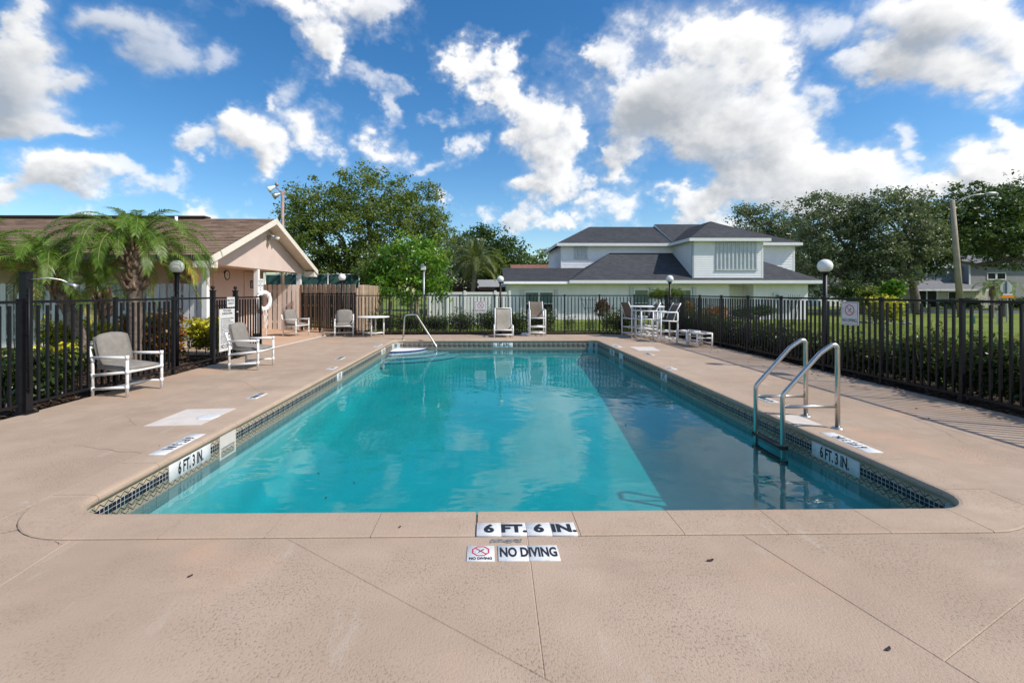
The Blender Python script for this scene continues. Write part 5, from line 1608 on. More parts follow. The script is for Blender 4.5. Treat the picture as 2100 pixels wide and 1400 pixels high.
def small_window(x0, x1, z0, z1, y, parent):
    f = MB()
    for (a, b, c, d) in [(x0 - .12, x0, z0 - .12, z1 + .12), (x1, x1 + .12, z0 - .12, z1 + .12), (x0, x1, z0 - .12, z0), (x0, x1, z1, z1 + .12)]: f.box(((a + b) / 2, y - .03, (c + d) / 2), (b - a, .06, d - c))
    o = f.build('window', M_WHITE, parent); bx('pane', x0, x1, y - .01, y - .003, z0, z1, M_GLASSD, o)
small_window(hx(1961), hx(1968), hz(558), hz(550), H0 + 2.2, bh)
small_window(hx(2059), hx(2075), hz(571), hz(559), H0 + 1.0, bh)
small_window(hx(2079), hx(2096), hz(571), hz(559), H0 + 1.0, bh)
small_window(hx(1957), hx(1972), hz(613), hz(599), H0, bh)
gh = thing('small_white_house', 'sliver of a small pale house between the white house and the oaks', 'house', (0, 0, 0))
bx('wall', 43.5, 47.5, 60, 66, -.4, 2.2, M_WHITE, gh)
roof_plane('roof', [(43, 59.5, 2.2), (48, 59.5, 2.2), (48, 63, 3.6), (43, 63, 3.6)], M_SHGREY, gh)

# ---- street
mb = MB(); mb.add([(22, 46.5, -.372), (70, 31.0, -.372), (72, 36, -.372), (22, 51, -.372)], [(0, 1, 2, 3)])
tag(mb.build('street', M_ASPH), kind='structure')
for (a, b) in [((22, 46.4, -.36), (70, 30.9, -.36)), ((22, 51.1, -.36), (72, 36.1, -.36))]:
    mb = MB(); mb.bar(a, b, .18, .13); tag(mb.build('kerb', M_KERB), kind='structure')
mb = MB(); mb.quad((-12, 9.35, -.02), (-7.0, 9.35, -.02), (-7.0, 9.85, -.02), (-12, 9.85, -.02)); tag(mb.build('garden_path', M_PATH), kind='structure')

# ---- poles
t = thing('street_light', 'leaning grey wooden street light pole with a curved silver arm', 'street light', (35.4, 34.0, -.4)); 
mb = MB(); mb.tube([(0, 0, 0), (-.35, 0, 4.5), (-.68, 0, 8.7)], [.22, .19, .15], 12); mb.build('pole', M_POLEW, t)
mb = MB(); mb.tube(rounded([(-.66, -.1, 8.35), (-.2, -.2, 8.75), (.55, -.4, 9.0), (1.3, -.6, 9.05)], .6, 5), .045, 8); mb.build('arm', M_SIGNBK, t)
mb = MB(); mb.tube([(1.15, -.58, 9.05), (1.4, -.63, 9.06), (1.75, -.7, 9.05), (1.95, -.74, 9.04)], [.06, .13, .12, .05], 10); mb.build('lamp_head', M_SIGNBK, t)
t = thing('floodlight_pole', 'rusty steel court light pole with two bell lamps behind the pool house', 'light pole', (-11.35, 26.0, -.3))
mb = MB(); mb.tube([(0, 0, 0), (0, 0, 7.35)], [.11, .085], 12); mb.build('pole', M_RUST, t)
mb = MB(); mb.tube([(-.1, 0, 7.38), (.03, 0, 7.15), (.14, 0, 7.4)], .05, 8); mb.tube([(-.42, 0, 7.62), (0, 0, 7.3)], .035, 8); mb.sphere((-.32, 0, 7.75), .11, 10, 8); mb.build('bracket', M_RUST, t)
for (c, d, m) in [((-.36, -.02, 7.66), (-.55, -.12, -.35), M_GLOBE), ((-.05, -.05, 7.25), (-.55, -.35, -.35), M_GALV)]:
    c, d = Vector(c), Vector(d).normalized()
    mb = MB(); mb.tube([c, c + d * .12, c + d * .34, c + d * .46], [.04, .08, .15, .20], 16); mb.build('bell_lamp', m, t)
t = thing('camera_pole', 'thin galvanised pole with a small lamp box rising from the hedge', 'pole', (-2.22, 16.55, -.05))
mb = MB(); mb.tube([(0, 0, 0), (0, 0, 2.32)], .032, 10); mb.build('pole', M_GALV, t)
bx('lamp_box', -.10, .07, -.09, .03, 2.29, 2.42, M_WTILE, t)
mb = MB(); mb.tube([(-.02, -.06, 2.43), (-.02, -.12, 2.46), (-.02, -.20, 2.44)], [.03, .05, .06], 10); mb.build('camera', M_GALV, t)
t = thing('court_screen', 'dark green tennis court windscreen on posts behind the pavilion', 'fence', (-14.2, 30.0, -.35))
for k in range(4): 
    mb = MB(); mb.tube([(k * 2.0, 0, 0), (k * 2.0, 0, 3.05)], .045, 8); mb.build('post', M_GALV, t)
for k in range(3): 
    mb = MB(); n = 10
    vs = [(k * 2.0 + .05 + 1.9 * i / n, .02 * sin(i * 1.7 + k), z) for i in range(n + 1) for z in (.2, 2.9)]
    mb.add(vs, [(2 * i, 2 * i + 2, 2 * i + 3, 2 * i + 1) for i in range(n)], True)
    me = mb.mesh('screen_panel', M_SCREEN); bm = bmesh.new(); bm.from_mesh(me); bmesh.ops.solidify(bm, geom=bm.faces[:], thickness=.01); bm.to_mesh(me); bm.free(); inst('screen_panel', me, t)
mb = MB(); mb.tube([(0, 0, 2.95), (6, 0, 2.95)], .03, 8); mb.build('top_pipe', M_GALV, t)
t = thing('stop_sign', 'octagonal road sign seen from behind with orange plate below', 'sign', (31.9, 27.9, -.38))
bx('post', -.035, .035, -.03, .03, 0, 2.5, M_GALV, t)
mb = MB(); P = [(.40 * cos(pi / 8 + k * pi / 4), .40 * sin(pi / 8 + k * pi / 4)) for k in range(8)]
mb.add([(p[0], .04, 2.1 + p[1]) for p in P] + [(p[0], .046, 2.1 + p[1]) for p in P], [tuple(range(8)), tuple(range(8, 16))[::-1]] + [(k, k + 8, (k + 1) % 8 + 8, (k + 1) % 8) for k in range(8)]); mb.build('octagon_plate', M_SIGNBK, t)
bx('orange_plate', -.36, .36, -.038, -.032, 1.48, 1.64, M_ORANGE, t)
bx('white_plate', -.30, .30, -.038, -.032, 1.655, 1.73, M_WTILE, t)
t = thing('utility_post', 'slim white utility marker post on the lawn edge at right', 'post', (29.8, 26.5, -.4)); bx('post', -.06, .06, -.05, .05, 0, .75, M_WTILE, t)
t = thing('utility_pedestal', 'low green utility pedestal on the lawn left of the white marker', 'utility box', (28.6, 26.8, -.4)); soft_box('box', (0, 0, .25), (.16, .16, .5), plain('green_enamel', (.03, .11, .10), .5), t, .02)
# ------------------------------------------------------------------ vegetation
def leaf_mesh(name, pos, size, mat, seed, up=.5, aspect=.5, tint=None, dirs=None):
    """one mesh of many separate leaf quads; per-leaf tint stored as an attribute"""
    rs = np.random.RandomState(seed); N = len(pos)
    n = rs.randn(N, 3); n[:, 2] += up * 1.6; n /= np.linalg.norm(n, axis=1)[:, None]
    a = rs.randn(N, 3) if dirs is None else dirs + rs.randn(N, 3) * .5
    a -= n * (a * n).sum(1)[:, None]; a /= np.linalg.norm(a, axis=1)[:, None] + 1e-9
    b = np.cross(n, a)
    s = (np.asarray(size) * (.65 + .7 * rs.rand(N)))[:, None]
    p0 = pos - a * s * .5; p2 = pos + a * s * .5
    fold = n * s * .10
    p1 = pos + b * s * aspect * .5 + fold; p3 = pos - b * s * aspect * .5 + fold
    V = np.empty((N * 4, 3), np.float32); V[0::4] = p0; V[1::4] = p1; V[2::4] = p2; V[3::4] = p3
    me = bpy.data.meshes.new(name)
    me.vertices.add(N * 4); me.vertices.foreach_set('co', V.ravel())
    me.loops.add(N * 4); me.loops.foreach_set('vertex_index', np.arange(N * 4, dtype=np.int32))
    me.polygons.add(N); me.polygons.foreach_set('loop_start', np.arange(N, dtype=np.int32) * 4)
    me.update(calc_edges=True)
    at = me.attributes.new('tint', 'FLOAT', 'FACE')
    tv = rs.rand(N) if tint is None else np.clip(tint + rs.randn(N) * .16, 0, 1)
    at.data.foreach_set('value', tv.astype(np.float32))
    me.materials.append(mat)
    return me
def clumps(lobes, nclump, per, crad, seed, shell=(.55, 1.02)):
    """leaf positions gathered in clumps near the surface of several ellipsoid lobes"""
    rs = np.random.RandomState(seed)
    vol = np.array([l[3] * l[4] * l[5] for l in lobes]) ** .67; vol /= vol.sum()
    li = rs.choice(len(lobes), nclump, p=vol)
    L = np.array(lobes)[li]
    d = rs.randn(nclump, 3); d /= np.linalg.norm(d, axis=1)[:, None]
    r = (shell[0] + (shell[1] - shell[0]) * rs.rand(nclump) ** .7)[:, None]
    C = L[:, :3] + d * L[:, 3:6] * r
    cr = crad * (.55 + .9 * rs.rand(nclump))
    P = np.repeat(C, per, 0) + rs.randn(nclump * per, 3) * np.repeat(cr, per)[:, None] * np.array([1, 1, .62]) * .55
    tint = np.repeat(np.clip(.5 + rs.randn(nclump) * .26, 0, 1), per)
    return P.astype(np.float32), C, tint
def limb(mb, a, b, r0, r1, seed, n=5, bend=.12):
    rnd = random.Random(seed); a, b = Vector(a), Vector(b); L = (b - a).length
    pts = []
    for k in range(n + 1):
        t = k / n; p = a.lerp(b, t)
        if 0 < k < n: p += Vector((rnd.uniform(-1, 1), rnd.uniform(-1, 1), rnd.uniform(-.5, .8))) * L * bend * .5
        pts.append(p)
    mb.tube(pts, [r0 + (r1 - r0) * k / n for k in range(n + 1)], 8)
    return pts
def tree(name, label, base, lobes, mat, leafsize, nclump, per, crad, seed, tr=.3, bark=None, fork=None, group='trees round the pool grounds', up=.5, aspect=.55, lean=(0, 0), shell=(.42, 1.25)):
    """lobes in world units relative to the base; trunk with limbs to the lobes"""
    t = thing(name, label, 'tree', base, 0, group)
    P, C, tint = clumps(lobes, nclump, per, crad, seed, shell)
    P = P[P[:, 2] > .25] if True else P
    tint = tint[:len(P)]
    inst('crown', leaf_mesh('crown', P, leafsize, mat, seed + 1, up, aspect, tint), t)
    mb = MB(); rnd = random.Random(seed)
    fz = fork if fork else min(l[2] for l in lobes) * .6
    top = Vector((lean[0], lean[1], fz))
    limb(mb, (0, 0, -.3), top, tr * 1.25, tr * .8, seed, 4, .06)
    for i, l in enumerate(lobes):
        e_ = Vector(l[:3]); pts = limb(mb, top, e_, tr * .62, tr * .16, seed + i, 5, .14)
        for k in range(4):
            c = C[rnd.randrange(len(C))]
            q = pts[3] if k % 2 else pts[4]
            if (Vector(c) - q).length < max(l[3:6]) * 1.4: limb(mb, q, c, tr * .16, tr * .04, seed + 10 * i + k, 4, .15)
    mb.build('trunk', bark or M_BARK, t)
    return t
def lobe_px(Y, base, lst):
    """lobes given as measured centre and half sizes at distance Y -> local units"""
    out = []
    for (px, py, rx, rz, *dy) in lst:
        p = aty(px, py, Y); s = Y / FOC
        off = dy[0] if dy else 0
        out.append((p.x - base[0], off, p.z - base[2], rx * s, max(rx, rz) * s * .95, rz * s))
    return out
b_ = (-8.7, 33, -.39)
tree('oak_tree', 'big spreading green oak behind the pavilion and pine fence', b_, lobe_px(33, b_, [(655, 425, 62, 50, .5), (760, 402, 80, 52, 0), (852, 440, 52, 62, .6), (700, 490, 85, 58, -1), (632, 510, 55, 65, 0), (640, 575, 60, 45, .6), (800, 490, 80, 62, -1.2), (880, 500, 42, 70, .5), (740, 560, 90, 45, .4), (610, 450, 30, 45, 0)]), L_OAK, .20, 1000, 52, .50, 21, .42, fork=2.3, up=.8)
b_ = (-3.45, 21.5, -.2)
tree('magnolia_tree', 'bright glossy green small tree in front of the big oak', b_, lobe_px(21.5, b_, [(800, 560, 38, 42, 0), (845, 530, 55, 42, 0), (880, 560, 35, 48, .3), (830, 585, 55, 30, -.4), (770, 575, 22, 30, .2), (890, 590, 26, 24, 0)]), L_BRIGHT, .20, 300, 20, .30, 31, .09, fork=1.2, up=.3, aspect=.42, bark=M_BARKC)
for k, (px, Y) in enumerate([(777, 22.5), (801, 23.0), (856, 23.5)]):
    p = gnd(px, 648, -.25); q = aty(px, 610, Y)
    bb = (q.x, Y, -.27)
    tree('young_tree', ['slender pale trunked tree beside the end of the pine fence', 'slender pale trunked tree left of the glossy tree', 'slender pale trunked tree right of the glossy tree'][k], bb, [(0, 0, 2.9, .8, .8, .7), (.2, .1, 2.3, .7, .7, .5)], L_OAK, .16, 60, 34, .35, 60 + k, .10, bark=M_BARKC, fork=1.9, group='slender young trees on the lawn')
b_ = (-2.2, 46, -.39)
tree('willowy_tree', 'grey green feathery trees left of the coconut palm', b_, lobe_px(46, b_, [(915, 545, 35, 55), (950, 525, 35, 40), (930, 580, 45, 35), (980, 560, 30, 40), (890, 570, 30, 40), (1000, 580, 30, 25)]), L_OAKG, .24, 330, 40, .6, 71, .22, fork=1.4)
b_ = (1.0, 62, -.39)
tree('round_tree', 'dark round topped tree behind the coconut palm', b_, lobe_px(62, b_, [(960, 510, 35, 30), (1005, 500, 45, 32), (1040, 520, 32, 35), (1000, 545, 60, 35), (945, 530, 25, 30), (1045, 555, 28, 25)]), L_DARK, .42, 260, 40, 1.0, 81, .4, fork=3)
b_ = (8.0, 82, -.39)
tree('far_tree', 'small far tree showing left of the white house roof', b_, lobe_px(82, b_, [(1078, 540, 22, 18), (1098, 550, 18, 14), (1120, 536, 16, 22), (1055, 550, 14, 14)]), L_OAK, .45, 90, 36, .9, 91, .3, fork=3)
b_ = (1.5, 43.5, -.39)
tree('bamboo_clump', 'yellow green bushy tree right of the coconut palm', b_, lobe_px(43.5, b_, [(1022, 545, 14, 28), (1005, 570, 26, 22), (1030, 575, 18, 22)]), L_LIME, .22, 120, 40, .45, 95, .1, fork=1.2)
b_ = (29.6, 47, -.39)
tree('oak_tree', 'grey green oak just right of the white house roof', b_, lobe_px(47, b_, [(1545, 445, 34, 26), (1590, 452, 40, 28), (1625, 480, 40, 36), (1570, 490, 50, 30), (1650, 530, 40, 50), (1525, 440, 26, 16), (1660, 590, 30, 25), (1605, 510, 40, 30)]), L_OAKG, .25, 430, 34, .55, 101, .35, fork=2.6)
b_ = (31.8, 38.5, -.39)
tree('oak_tree', 'tall grey green oak with light patches right of the globe lamp', b_, lobe_px(38.5, b_, [(1690, 422, 38, 26), (1740, 440, 45, 34), (1690, 480, 46, 40), (1745, 500, 50, 45), (1700, 545, 45, 35), (1655, 455, 28, 30), (1715, 585, 50, 22), (1660, 530, 35, 35), (1760, 560, 40, 30)]), L_OAKG, .21, 620, 34, .46, 111, .30, fork=2.6, lean=(-.3, 0))
b_ = (35.6, 37.5, -.39)
tree('oak_tree', 'grey green oak with a leaning forked trunk left of the wooden pole', b_, lobe_px(37.5, b_, [(1805, 425, 42, 30), (1860, 415, 42, 28), (1895, 450, 32, 36), (1830, 475, 55, 45), (1795, 520, 45, 36), (1870, 510, 36, 36), (1775, 455, 26, 36), (1830, 560, 42, 26), (1780, 570, 30, 24), (1905, 500, 26, 36)]), L_OAKG, .21, 620, 34, .46, 121, .30, fork=3.1, lean=(-.9, 0))
b_ = (48.5, 40.5, -.39)
tree('dark_tree', 'dense dark tree behind the wooden street light pole', b_, lobe_px(40, b_, [(2000, 420, 60, 42), (1950, 460, 55, 50), (2050, 430, 62, 52), (2010, 490, 90, 38), (2085, 490, 50, 55), (1920, 480, 34, 60), (2120, 440, 60, 60), (1900, 530, 30, 40)]), L_DARK, .26, 760, 38, .62, 131, .34, fork=4.2)
b_ = (58, 46, -.39)
tree('dark_tree', 'dark overhanging tree at the right border of the view', b_, lobe_px(46, b_, [(2180, 420, 90, 70), (2120, 480, 55, 50), (2260, 500, 90, 70)]), L_DARK, .36, 300, 40, 1.0, 141, .5, fork=4)
b_ = (44, 68, -.39)
tree('dark_tree', 'dark tree filling the gap behind the oaks and blue grey house', b_, lobe_px(68, b_, [(1700, 560, 60, 45), (1780, 550, 70, 50), (1860, 545, 60, 55), (1925, 540, 50, 60), (1640, 570, 50, 35), (2000, 520, 60, 50), (2080, 520, 60, 55)]), L_DARK, .55, 560, 34, 1.4, 151, .5, fork=3)
for k, (px, py, Y, rx, rz, m, ls, label) in enumerate([
        (1745, 592, 36, 24, 16, L_DARK, .22, 'dark palm like shrub under the oaks right of the globe lamp'),
        (1790, 600, 34, 20, 14, L_LIME, .22, 'lighter green shrub under the oaks'),
        (1832, 592, 31, 12, 14, L_BRIGHT, .45, 'broad leaved banana clump under the leaning oak')]):
    q = aty(px, py, Y); bb = (q.x, Y, -.39)
    t = thing('shrub', label, 'shrub', bb, 0, 'shrubs under the oaks'); s = Y / FOC
    P, C, ti = clumps([(0, 0, q.z + .39, rx * s, rx * s, rz * s), (0, 0, (q.z + .39) * .5, rx * s * .8, rx * s * .8, rz * s)], 60, 34, .3, 160 + k, (.2, 1))
    inst('foliage', leaf_mesh('foliage', P, ls, m, 170 + k, .4, .4, ti), t)
    mb = MB(); limb(mb, (0, 0, -.1), (0, 0, q.z + .39), .06, .02, k); mb.build('stem', M_BARK, t)

# ---- palms
def frond_mesh(name, L, e0, bendv, nl, ll, lw, mat, seed, twist=.0):
    """arching leaf: stem curve in the xz plane with two rows of drooping leaflets"""
    rnd = random.Random(seed); n = 22; pts = []; p = Vector((0, 0, 0)); a = e0
    for k in range(n + 1):
        pts.append(p.copy()); t = k / n
        a = e0 - bendv * (t ** 1.35)
        p = p + Vector((cos(a), 0, sin(a))) * (L / n)
    V, Fc, T = [], [], []
    def at(t):
        f = t * n; i = min(int(f), n - 1); q = pts[i].lerp(pts[i + 1], f - i); d = (pts[i + 1] - pts[i]).normalized(); return q, d
    old = e0 < .2
    for k in range(nl):
        t = .14 + .86 * (k + .5) / nl; q, d = at(t); up = Vector((0, 1, 0)).cross(d) * -1
        if up.z < 0 and abs(d.z) < .99: up = -up
        env = (sin(pi * min(1, (t - .08) / .95) ** .75) ** .55) if t < .985 else .4
        for s in (-1, 1):
            l = ll * max(.25, env) * rnd.uniform(.85, 1.1)
            dirv = (d * (.55 + .55 * t) + Vector((0, s, 0)) * .95 + up * rnd.uniform(.05, .40)).normalized()
            side = dirv.cross(up).normalized() if dirv.cross(up).length > .01 else d
            w_ = lw * rnd.uniform(.8, 1.15)
            m1 = q + dirv * l * .5 + Vector((0, 0, -l * .05)); m2 = q + dirv * l * .93 + Vector((0, 0, -l * rnd.uniform(.22, .45)))
            b0 = len(V); V += [q - side * w_ * .35, q + side * w_ * .35, m1 + side * w_ * .5, m1 - side * w_ * .5, m2]
            Fc += [(b0, b0 + 1, b0 + 2, b0 + 3), (b0 + 3, b0 + 2, b0 + 4)]
            tt = rnd.uniform(.2, .75) + (.25 if old else 0) + (.25 * (t > .8) if old else 0); T += [min(1, tt)] * 2
    nlf = len(Fc)
    mb = MB(); mb.tube(pts, [.016 * (1 - .82 * k / n) * (L / 1.6) for k in range(n + 1)], 6)
    b0 = len(V); V += mb.v; Fc += [tuple(i + b0 for i in f) for f in mb.f]; T += [.6] * len(mb.f)
    me = bpy.data.meshes.new(name); me.from_pydata([tuple(v) for v in V], [], Fc)
    at_ = me.attributes.new('tint', 'FLOAT', 'FACE'); at_.data.foreach_set('value', T)
    me.materials.append(mat); me.materials.append(M_STEM)
    me.polygons.foreach_set('material_index', [0] * nlf + [1] * (len(Fc) - nlf))
    me.polygons.foreach_set('use_smooth', [True] * len(Fc)); me.update()
    return me
PYG = [frond_mesh('frond', L, radians(e), radians(b), 46, .29, .0165, L_PALM, 200 + i) for i, (L, e, b) in enumerate([(1.15, 74, 95), (1.6, 58, 128), (1.85, 44, 132), (1.9, 30, 122), (1.75, 10, 98), (1.5, -16, 62)])]
COCOF = [frond_mesh('frond', L, radians(e), radians(b), 46, .55, .045, L_COCO, 220 + i) for i, (L, e, b) in enumerate([(2.2, 84, 40), (2.9, 62, 95), (3.1, 40, 110), (3.0, 18, 95), (2.5, -8, 70)])]
def palm(label, base, top, fr, counts, r0, r1, seed, bark, boots=True, scale=1.0, group='feathery palms'):
    t = thing('palm_tree', label, 'palm tree', base, 0, group); rnd = random.Random(seed)
    top = Vector(top) - Vector(base)
    mb = MB(); n = 16; pts, rr = [], []
    for k in range(n + 1):
        u = k / n; p = Vector((top.x * u ** 1.4, top.y * u ** 1.4, -.1 + (top.z + .1) * u)); pts.append(p)
        rr.append((r0 + (r1 - r0) * u) * (1 + .10 * (k % 2)))
    mb.tube(pts, rr, 12); mb.build('trunk', bark, t)
    if boots:
        mb = MB()
        for k in range(70):
            u = 1 - .36 * rnd.random() ** 1.2; a = k * 2.4; i = min(int(u * n), n - 1); p = pts[i].lerp(pts[i + 1], u * n - i)
            q = Vector((cos(a), sin(a), 0)); rad = r1 * 1.0
            mb.tube([p + q * rad * .6, p + q * (rad + .05) + Vector((0, 0, .08)), p + q * (rad + .075) + Vector((0, 0, .17))], [.035, .028, .012], 5)
        mb.build('leaf_bases', M_BOOT, t)
    k = 0
    for vi, c in enumerate(counts):
        for j in range(c):
            a = 2.399 * k + rnd.uniform(-.2, .2); k += 1
            s = scale * rnd.uniform(.86, 1.1)
            inst('frond', fr[vi], t, tuple(top + Vector((cos(a), sin(a), 0)) * r1 * .4 + Vector((0, 0, .05 - .04 * vi))), (rnd.uniform(-.15, .15), rnd.uniform(-.08, .08), a), (s, s, s))
    return t
p = aty(276, 505, 9.0)
palm('feathery palm with shaggy brown trunk behind the near armchair', (p.x - .02, 9.05, -.04), (p.x, 9.0, p.z), PYG, (6, 13, 15, 11, 5, 2), .085, .15, 301, M_BARKP, scale=.93)
p = aty(92, 545, 8.6)
palm('leaning feathery palm left of the shaggy trunked palm', (-7.35, 8.75, -.04), (p.x, 8.6, p.z), PYG, (4, 8, 10, 8, 4, 2), .075, .12, 302, M_BARKP, scale=.84)
p = aty(208, 600, 10.4)
palm('shorter feathery palm between the two taller ones', (p.x + .03, 10.45, -.04), (p.x, 10.4, p.z), PYG, (2, 3, 3, 3, 1, 0), .07, .10, 303, M_BARKP, scale=.72)
p = aty(-60, 520, 8.9)
palm('feathery palm at the left border of the view', (p.x + .2, 9.0, -.04), (p.x, 8.9, p.z), PYG, (3, 6, 7, 6, 3, 1), .075, .12, 304, M_BARKP)
p = aty(976, 538, 37)
palm('tall coconut palm beyond the vinyl fence', (p.x - .35, 37.2, -.39), (p.x, 37, p.z), COCOF, (4, 6, 8, 7, 5), .17, .15, 305, M_BARKC, False, .86)
for k, (px, Y, sc) in enumerate([(2035, 33, .8), (2060, 34, .7)]):
    p = aty(px, 588, Y)
    palm(['small feathery palm left of the octagonal sign', 'small feathery palm touching the octagonal sign'][k], (p.x, Y, -.4), (p.x, Y, p.z), PYG, (2, 4, 5, 5, 4, 2), .1, .1, 310 + k, M_BARKP, True, sc)

# ---- hedges and bedding
def hedge(name, label, boxes, mat, leafsize, dens, seed, cat='hedge', group=None, up=.45, aspect=.55, sprigs=0):
    """boxes: (x0, x1, y0, y1, z0, z1, n) filled with leaves, denser at the skin; woody stems inside"""
    t = thing(name, label, cat, ((boxes[0][0] + boxes[0][1]) / 2, (boxes[0][2] + boxes[0][3]) / 2, 0), 0, group)
    ox, oy = t.location.x, t.location.y
    rs = np.random.RandomState(seed); PP, TT = [], []
    mb = MB(); rnd = random.Random(seed)
    for (x0, x1, y0, y1, z0, z1, n) in boxes:
        N = int(n * dens); P = rs.rand(N, 3)
        P = np.where(rs.rand(N, 1) < .6, .5 + np.sign(P - .5) * (.5 - .42 * np.abs(np.minimum(P, 1 - P)) ** 1.0), P)
        q = rs.rand(N, 3)
        P = .45 * P + .55 * q
        wob = .10 * np.sin(P[:, 1] * (y1 - y0) * 3.1 + x0) + .08 * np.sin(P[:, 0] * (x1 - x0) * 4.3 + P[:, 1] * 5)
        X = x0 + (x1 - x0) * P[:, 0]; Y = y0 + (y1 - y0) * P[:, 1]
        Z = z0 + (z1 - z0) * P[:, 2] * (1 + wob)
        e = np.abs(P[:, :2] - .5).max(1) * 2
        Z -= np.clip(e - .75, 0, 1) * .5 * (z1 - z0) * (P[:, 2] > .6)
        PP.append(np.stack([X - ox, Y - oy, Z], 1)); TT.append(np.clip(.2 + .6 * (Z - z0) / (z1 - z0) + rs.randn(N) * .15, 0, 1))  # leaf tint darker at the bottom, lighter towards the top, with random spread
        ns = int((x1 - x0) * (y1 - y0) * 5) + 3
        for k in range(ns):
            x, y = rnd.uniform(x0 + .08, x1 - .08), rnd.uniform(y0 + .08, y1 - .08)
            mb.tube([(x - ox, y - oy, -.05), (x - ox + rnd.uniform(-.1, .1), y - oy + rnd.uniform(-.1, .1), z1 * .8)], [.012, .004], 5, False)
        for k in range(int(sprigs * (x1 - x0) * (y1 - y0))):
            x, y = rnd.uniform(x0, x1), rnd.uniform(y0, y1); h = rnd.uniform(.06, .26)
            m = 14; zz = z1 + h * np.arange(m) / m
            PP.append(np.stack([x - ox + .02 * rs.randn(m), y - oy + .02 * rs.randn(m), zz], 1)); TT.append(np.clip(.8 + .15 * rs.randn(m), 0, 1))
            mb.tube([(x - ox, y - oy, z1 * .7), (x - ox, y - oy, z1 + h)], [.005, .002], 4, False)
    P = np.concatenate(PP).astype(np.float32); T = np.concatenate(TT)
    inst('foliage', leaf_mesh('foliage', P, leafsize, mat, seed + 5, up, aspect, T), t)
    tag(mb.build('stems', M_BARK, t), kind='stuff')
    return t
hb = []
rnd = random.Random(77)
y = 4.4
while y < 15.6:
    l = rnd.uniform(.7, 1.2)
    hmax = .80 if y < 7.2 else (.54 if y < 9.6 else .68)
    hb.append((6.45, 7.3 + rnd.uniform(-.1, .1), y, min(y + l + .12, 15.7), .04, hmax + rnd.uniform(-.09, .07), l))
    y += l
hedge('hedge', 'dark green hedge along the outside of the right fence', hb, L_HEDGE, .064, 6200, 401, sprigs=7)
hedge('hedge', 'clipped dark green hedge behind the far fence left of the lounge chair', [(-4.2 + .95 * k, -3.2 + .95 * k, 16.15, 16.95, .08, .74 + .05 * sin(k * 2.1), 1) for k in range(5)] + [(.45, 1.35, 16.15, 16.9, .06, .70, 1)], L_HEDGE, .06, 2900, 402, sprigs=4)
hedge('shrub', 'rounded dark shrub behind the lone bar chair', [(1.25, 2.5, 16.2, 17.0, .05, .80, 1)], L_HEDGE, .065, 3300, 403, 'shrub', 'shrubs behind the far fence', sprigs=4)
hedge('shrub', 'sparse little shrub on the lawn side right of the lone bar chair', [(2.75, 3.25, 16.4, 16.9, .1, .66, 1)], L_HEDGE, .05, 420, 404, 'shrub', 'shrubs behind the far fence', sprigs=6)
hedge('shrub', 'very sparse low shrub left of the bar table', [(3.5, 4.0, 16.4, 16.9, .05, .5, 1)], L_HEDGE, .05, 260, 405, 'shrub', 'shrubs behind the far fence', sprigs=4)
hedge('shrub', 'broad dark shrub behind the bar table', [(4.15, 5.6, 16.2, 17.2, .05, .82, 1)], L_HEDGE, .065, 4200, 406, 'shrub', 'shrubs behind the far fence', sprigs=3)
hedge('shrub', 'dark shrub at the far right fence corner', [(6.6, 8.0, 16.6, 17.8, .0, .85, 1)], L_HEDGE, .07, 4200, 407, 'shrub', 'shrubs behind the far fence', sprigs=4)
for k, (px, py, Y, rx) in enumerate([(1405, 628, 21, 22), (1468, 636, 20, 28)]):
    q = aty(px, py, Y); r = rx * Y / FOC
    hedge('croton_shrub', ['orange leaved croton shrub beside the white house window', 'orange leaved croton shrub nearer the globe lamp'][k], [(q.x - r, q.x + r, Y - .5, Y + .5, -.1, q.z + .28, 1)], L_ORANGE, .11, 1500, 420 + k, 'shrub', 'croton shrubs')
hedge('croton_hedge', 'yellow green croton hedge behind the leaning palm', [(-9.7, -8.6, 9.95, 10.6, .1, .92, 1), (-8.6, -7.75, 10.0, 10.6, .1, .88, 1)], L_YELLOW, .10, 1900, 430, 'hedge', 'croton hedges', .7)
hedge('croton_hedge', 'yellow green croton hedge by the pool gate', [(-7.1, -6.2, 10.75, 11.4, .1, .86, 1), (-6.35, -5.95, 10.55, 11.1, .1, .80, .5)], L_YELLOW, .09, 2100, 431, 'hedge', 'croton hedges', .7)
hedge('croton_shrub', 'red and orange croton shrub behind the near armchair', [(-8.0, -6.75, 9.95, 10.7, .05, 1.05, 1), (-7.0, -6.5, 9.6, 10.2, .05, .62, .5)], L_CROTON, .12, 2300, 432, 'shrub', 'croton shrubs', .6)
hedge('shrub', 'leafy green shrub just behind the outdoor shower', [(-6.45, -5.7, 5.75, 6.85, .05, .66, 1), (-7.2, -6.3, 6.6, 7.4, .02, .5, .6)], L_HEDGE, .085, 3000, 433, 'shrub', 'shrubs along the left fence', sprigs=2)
hedge('shrub', 'variegated yellow croton low behind the left fence near the shower', [(-7.7, -6.9, 7.6, 8.3, .05, .62, 1)], L_YELLOW, .09, 700, 434, 'shrub', 'shrubs along the left fence', .6)

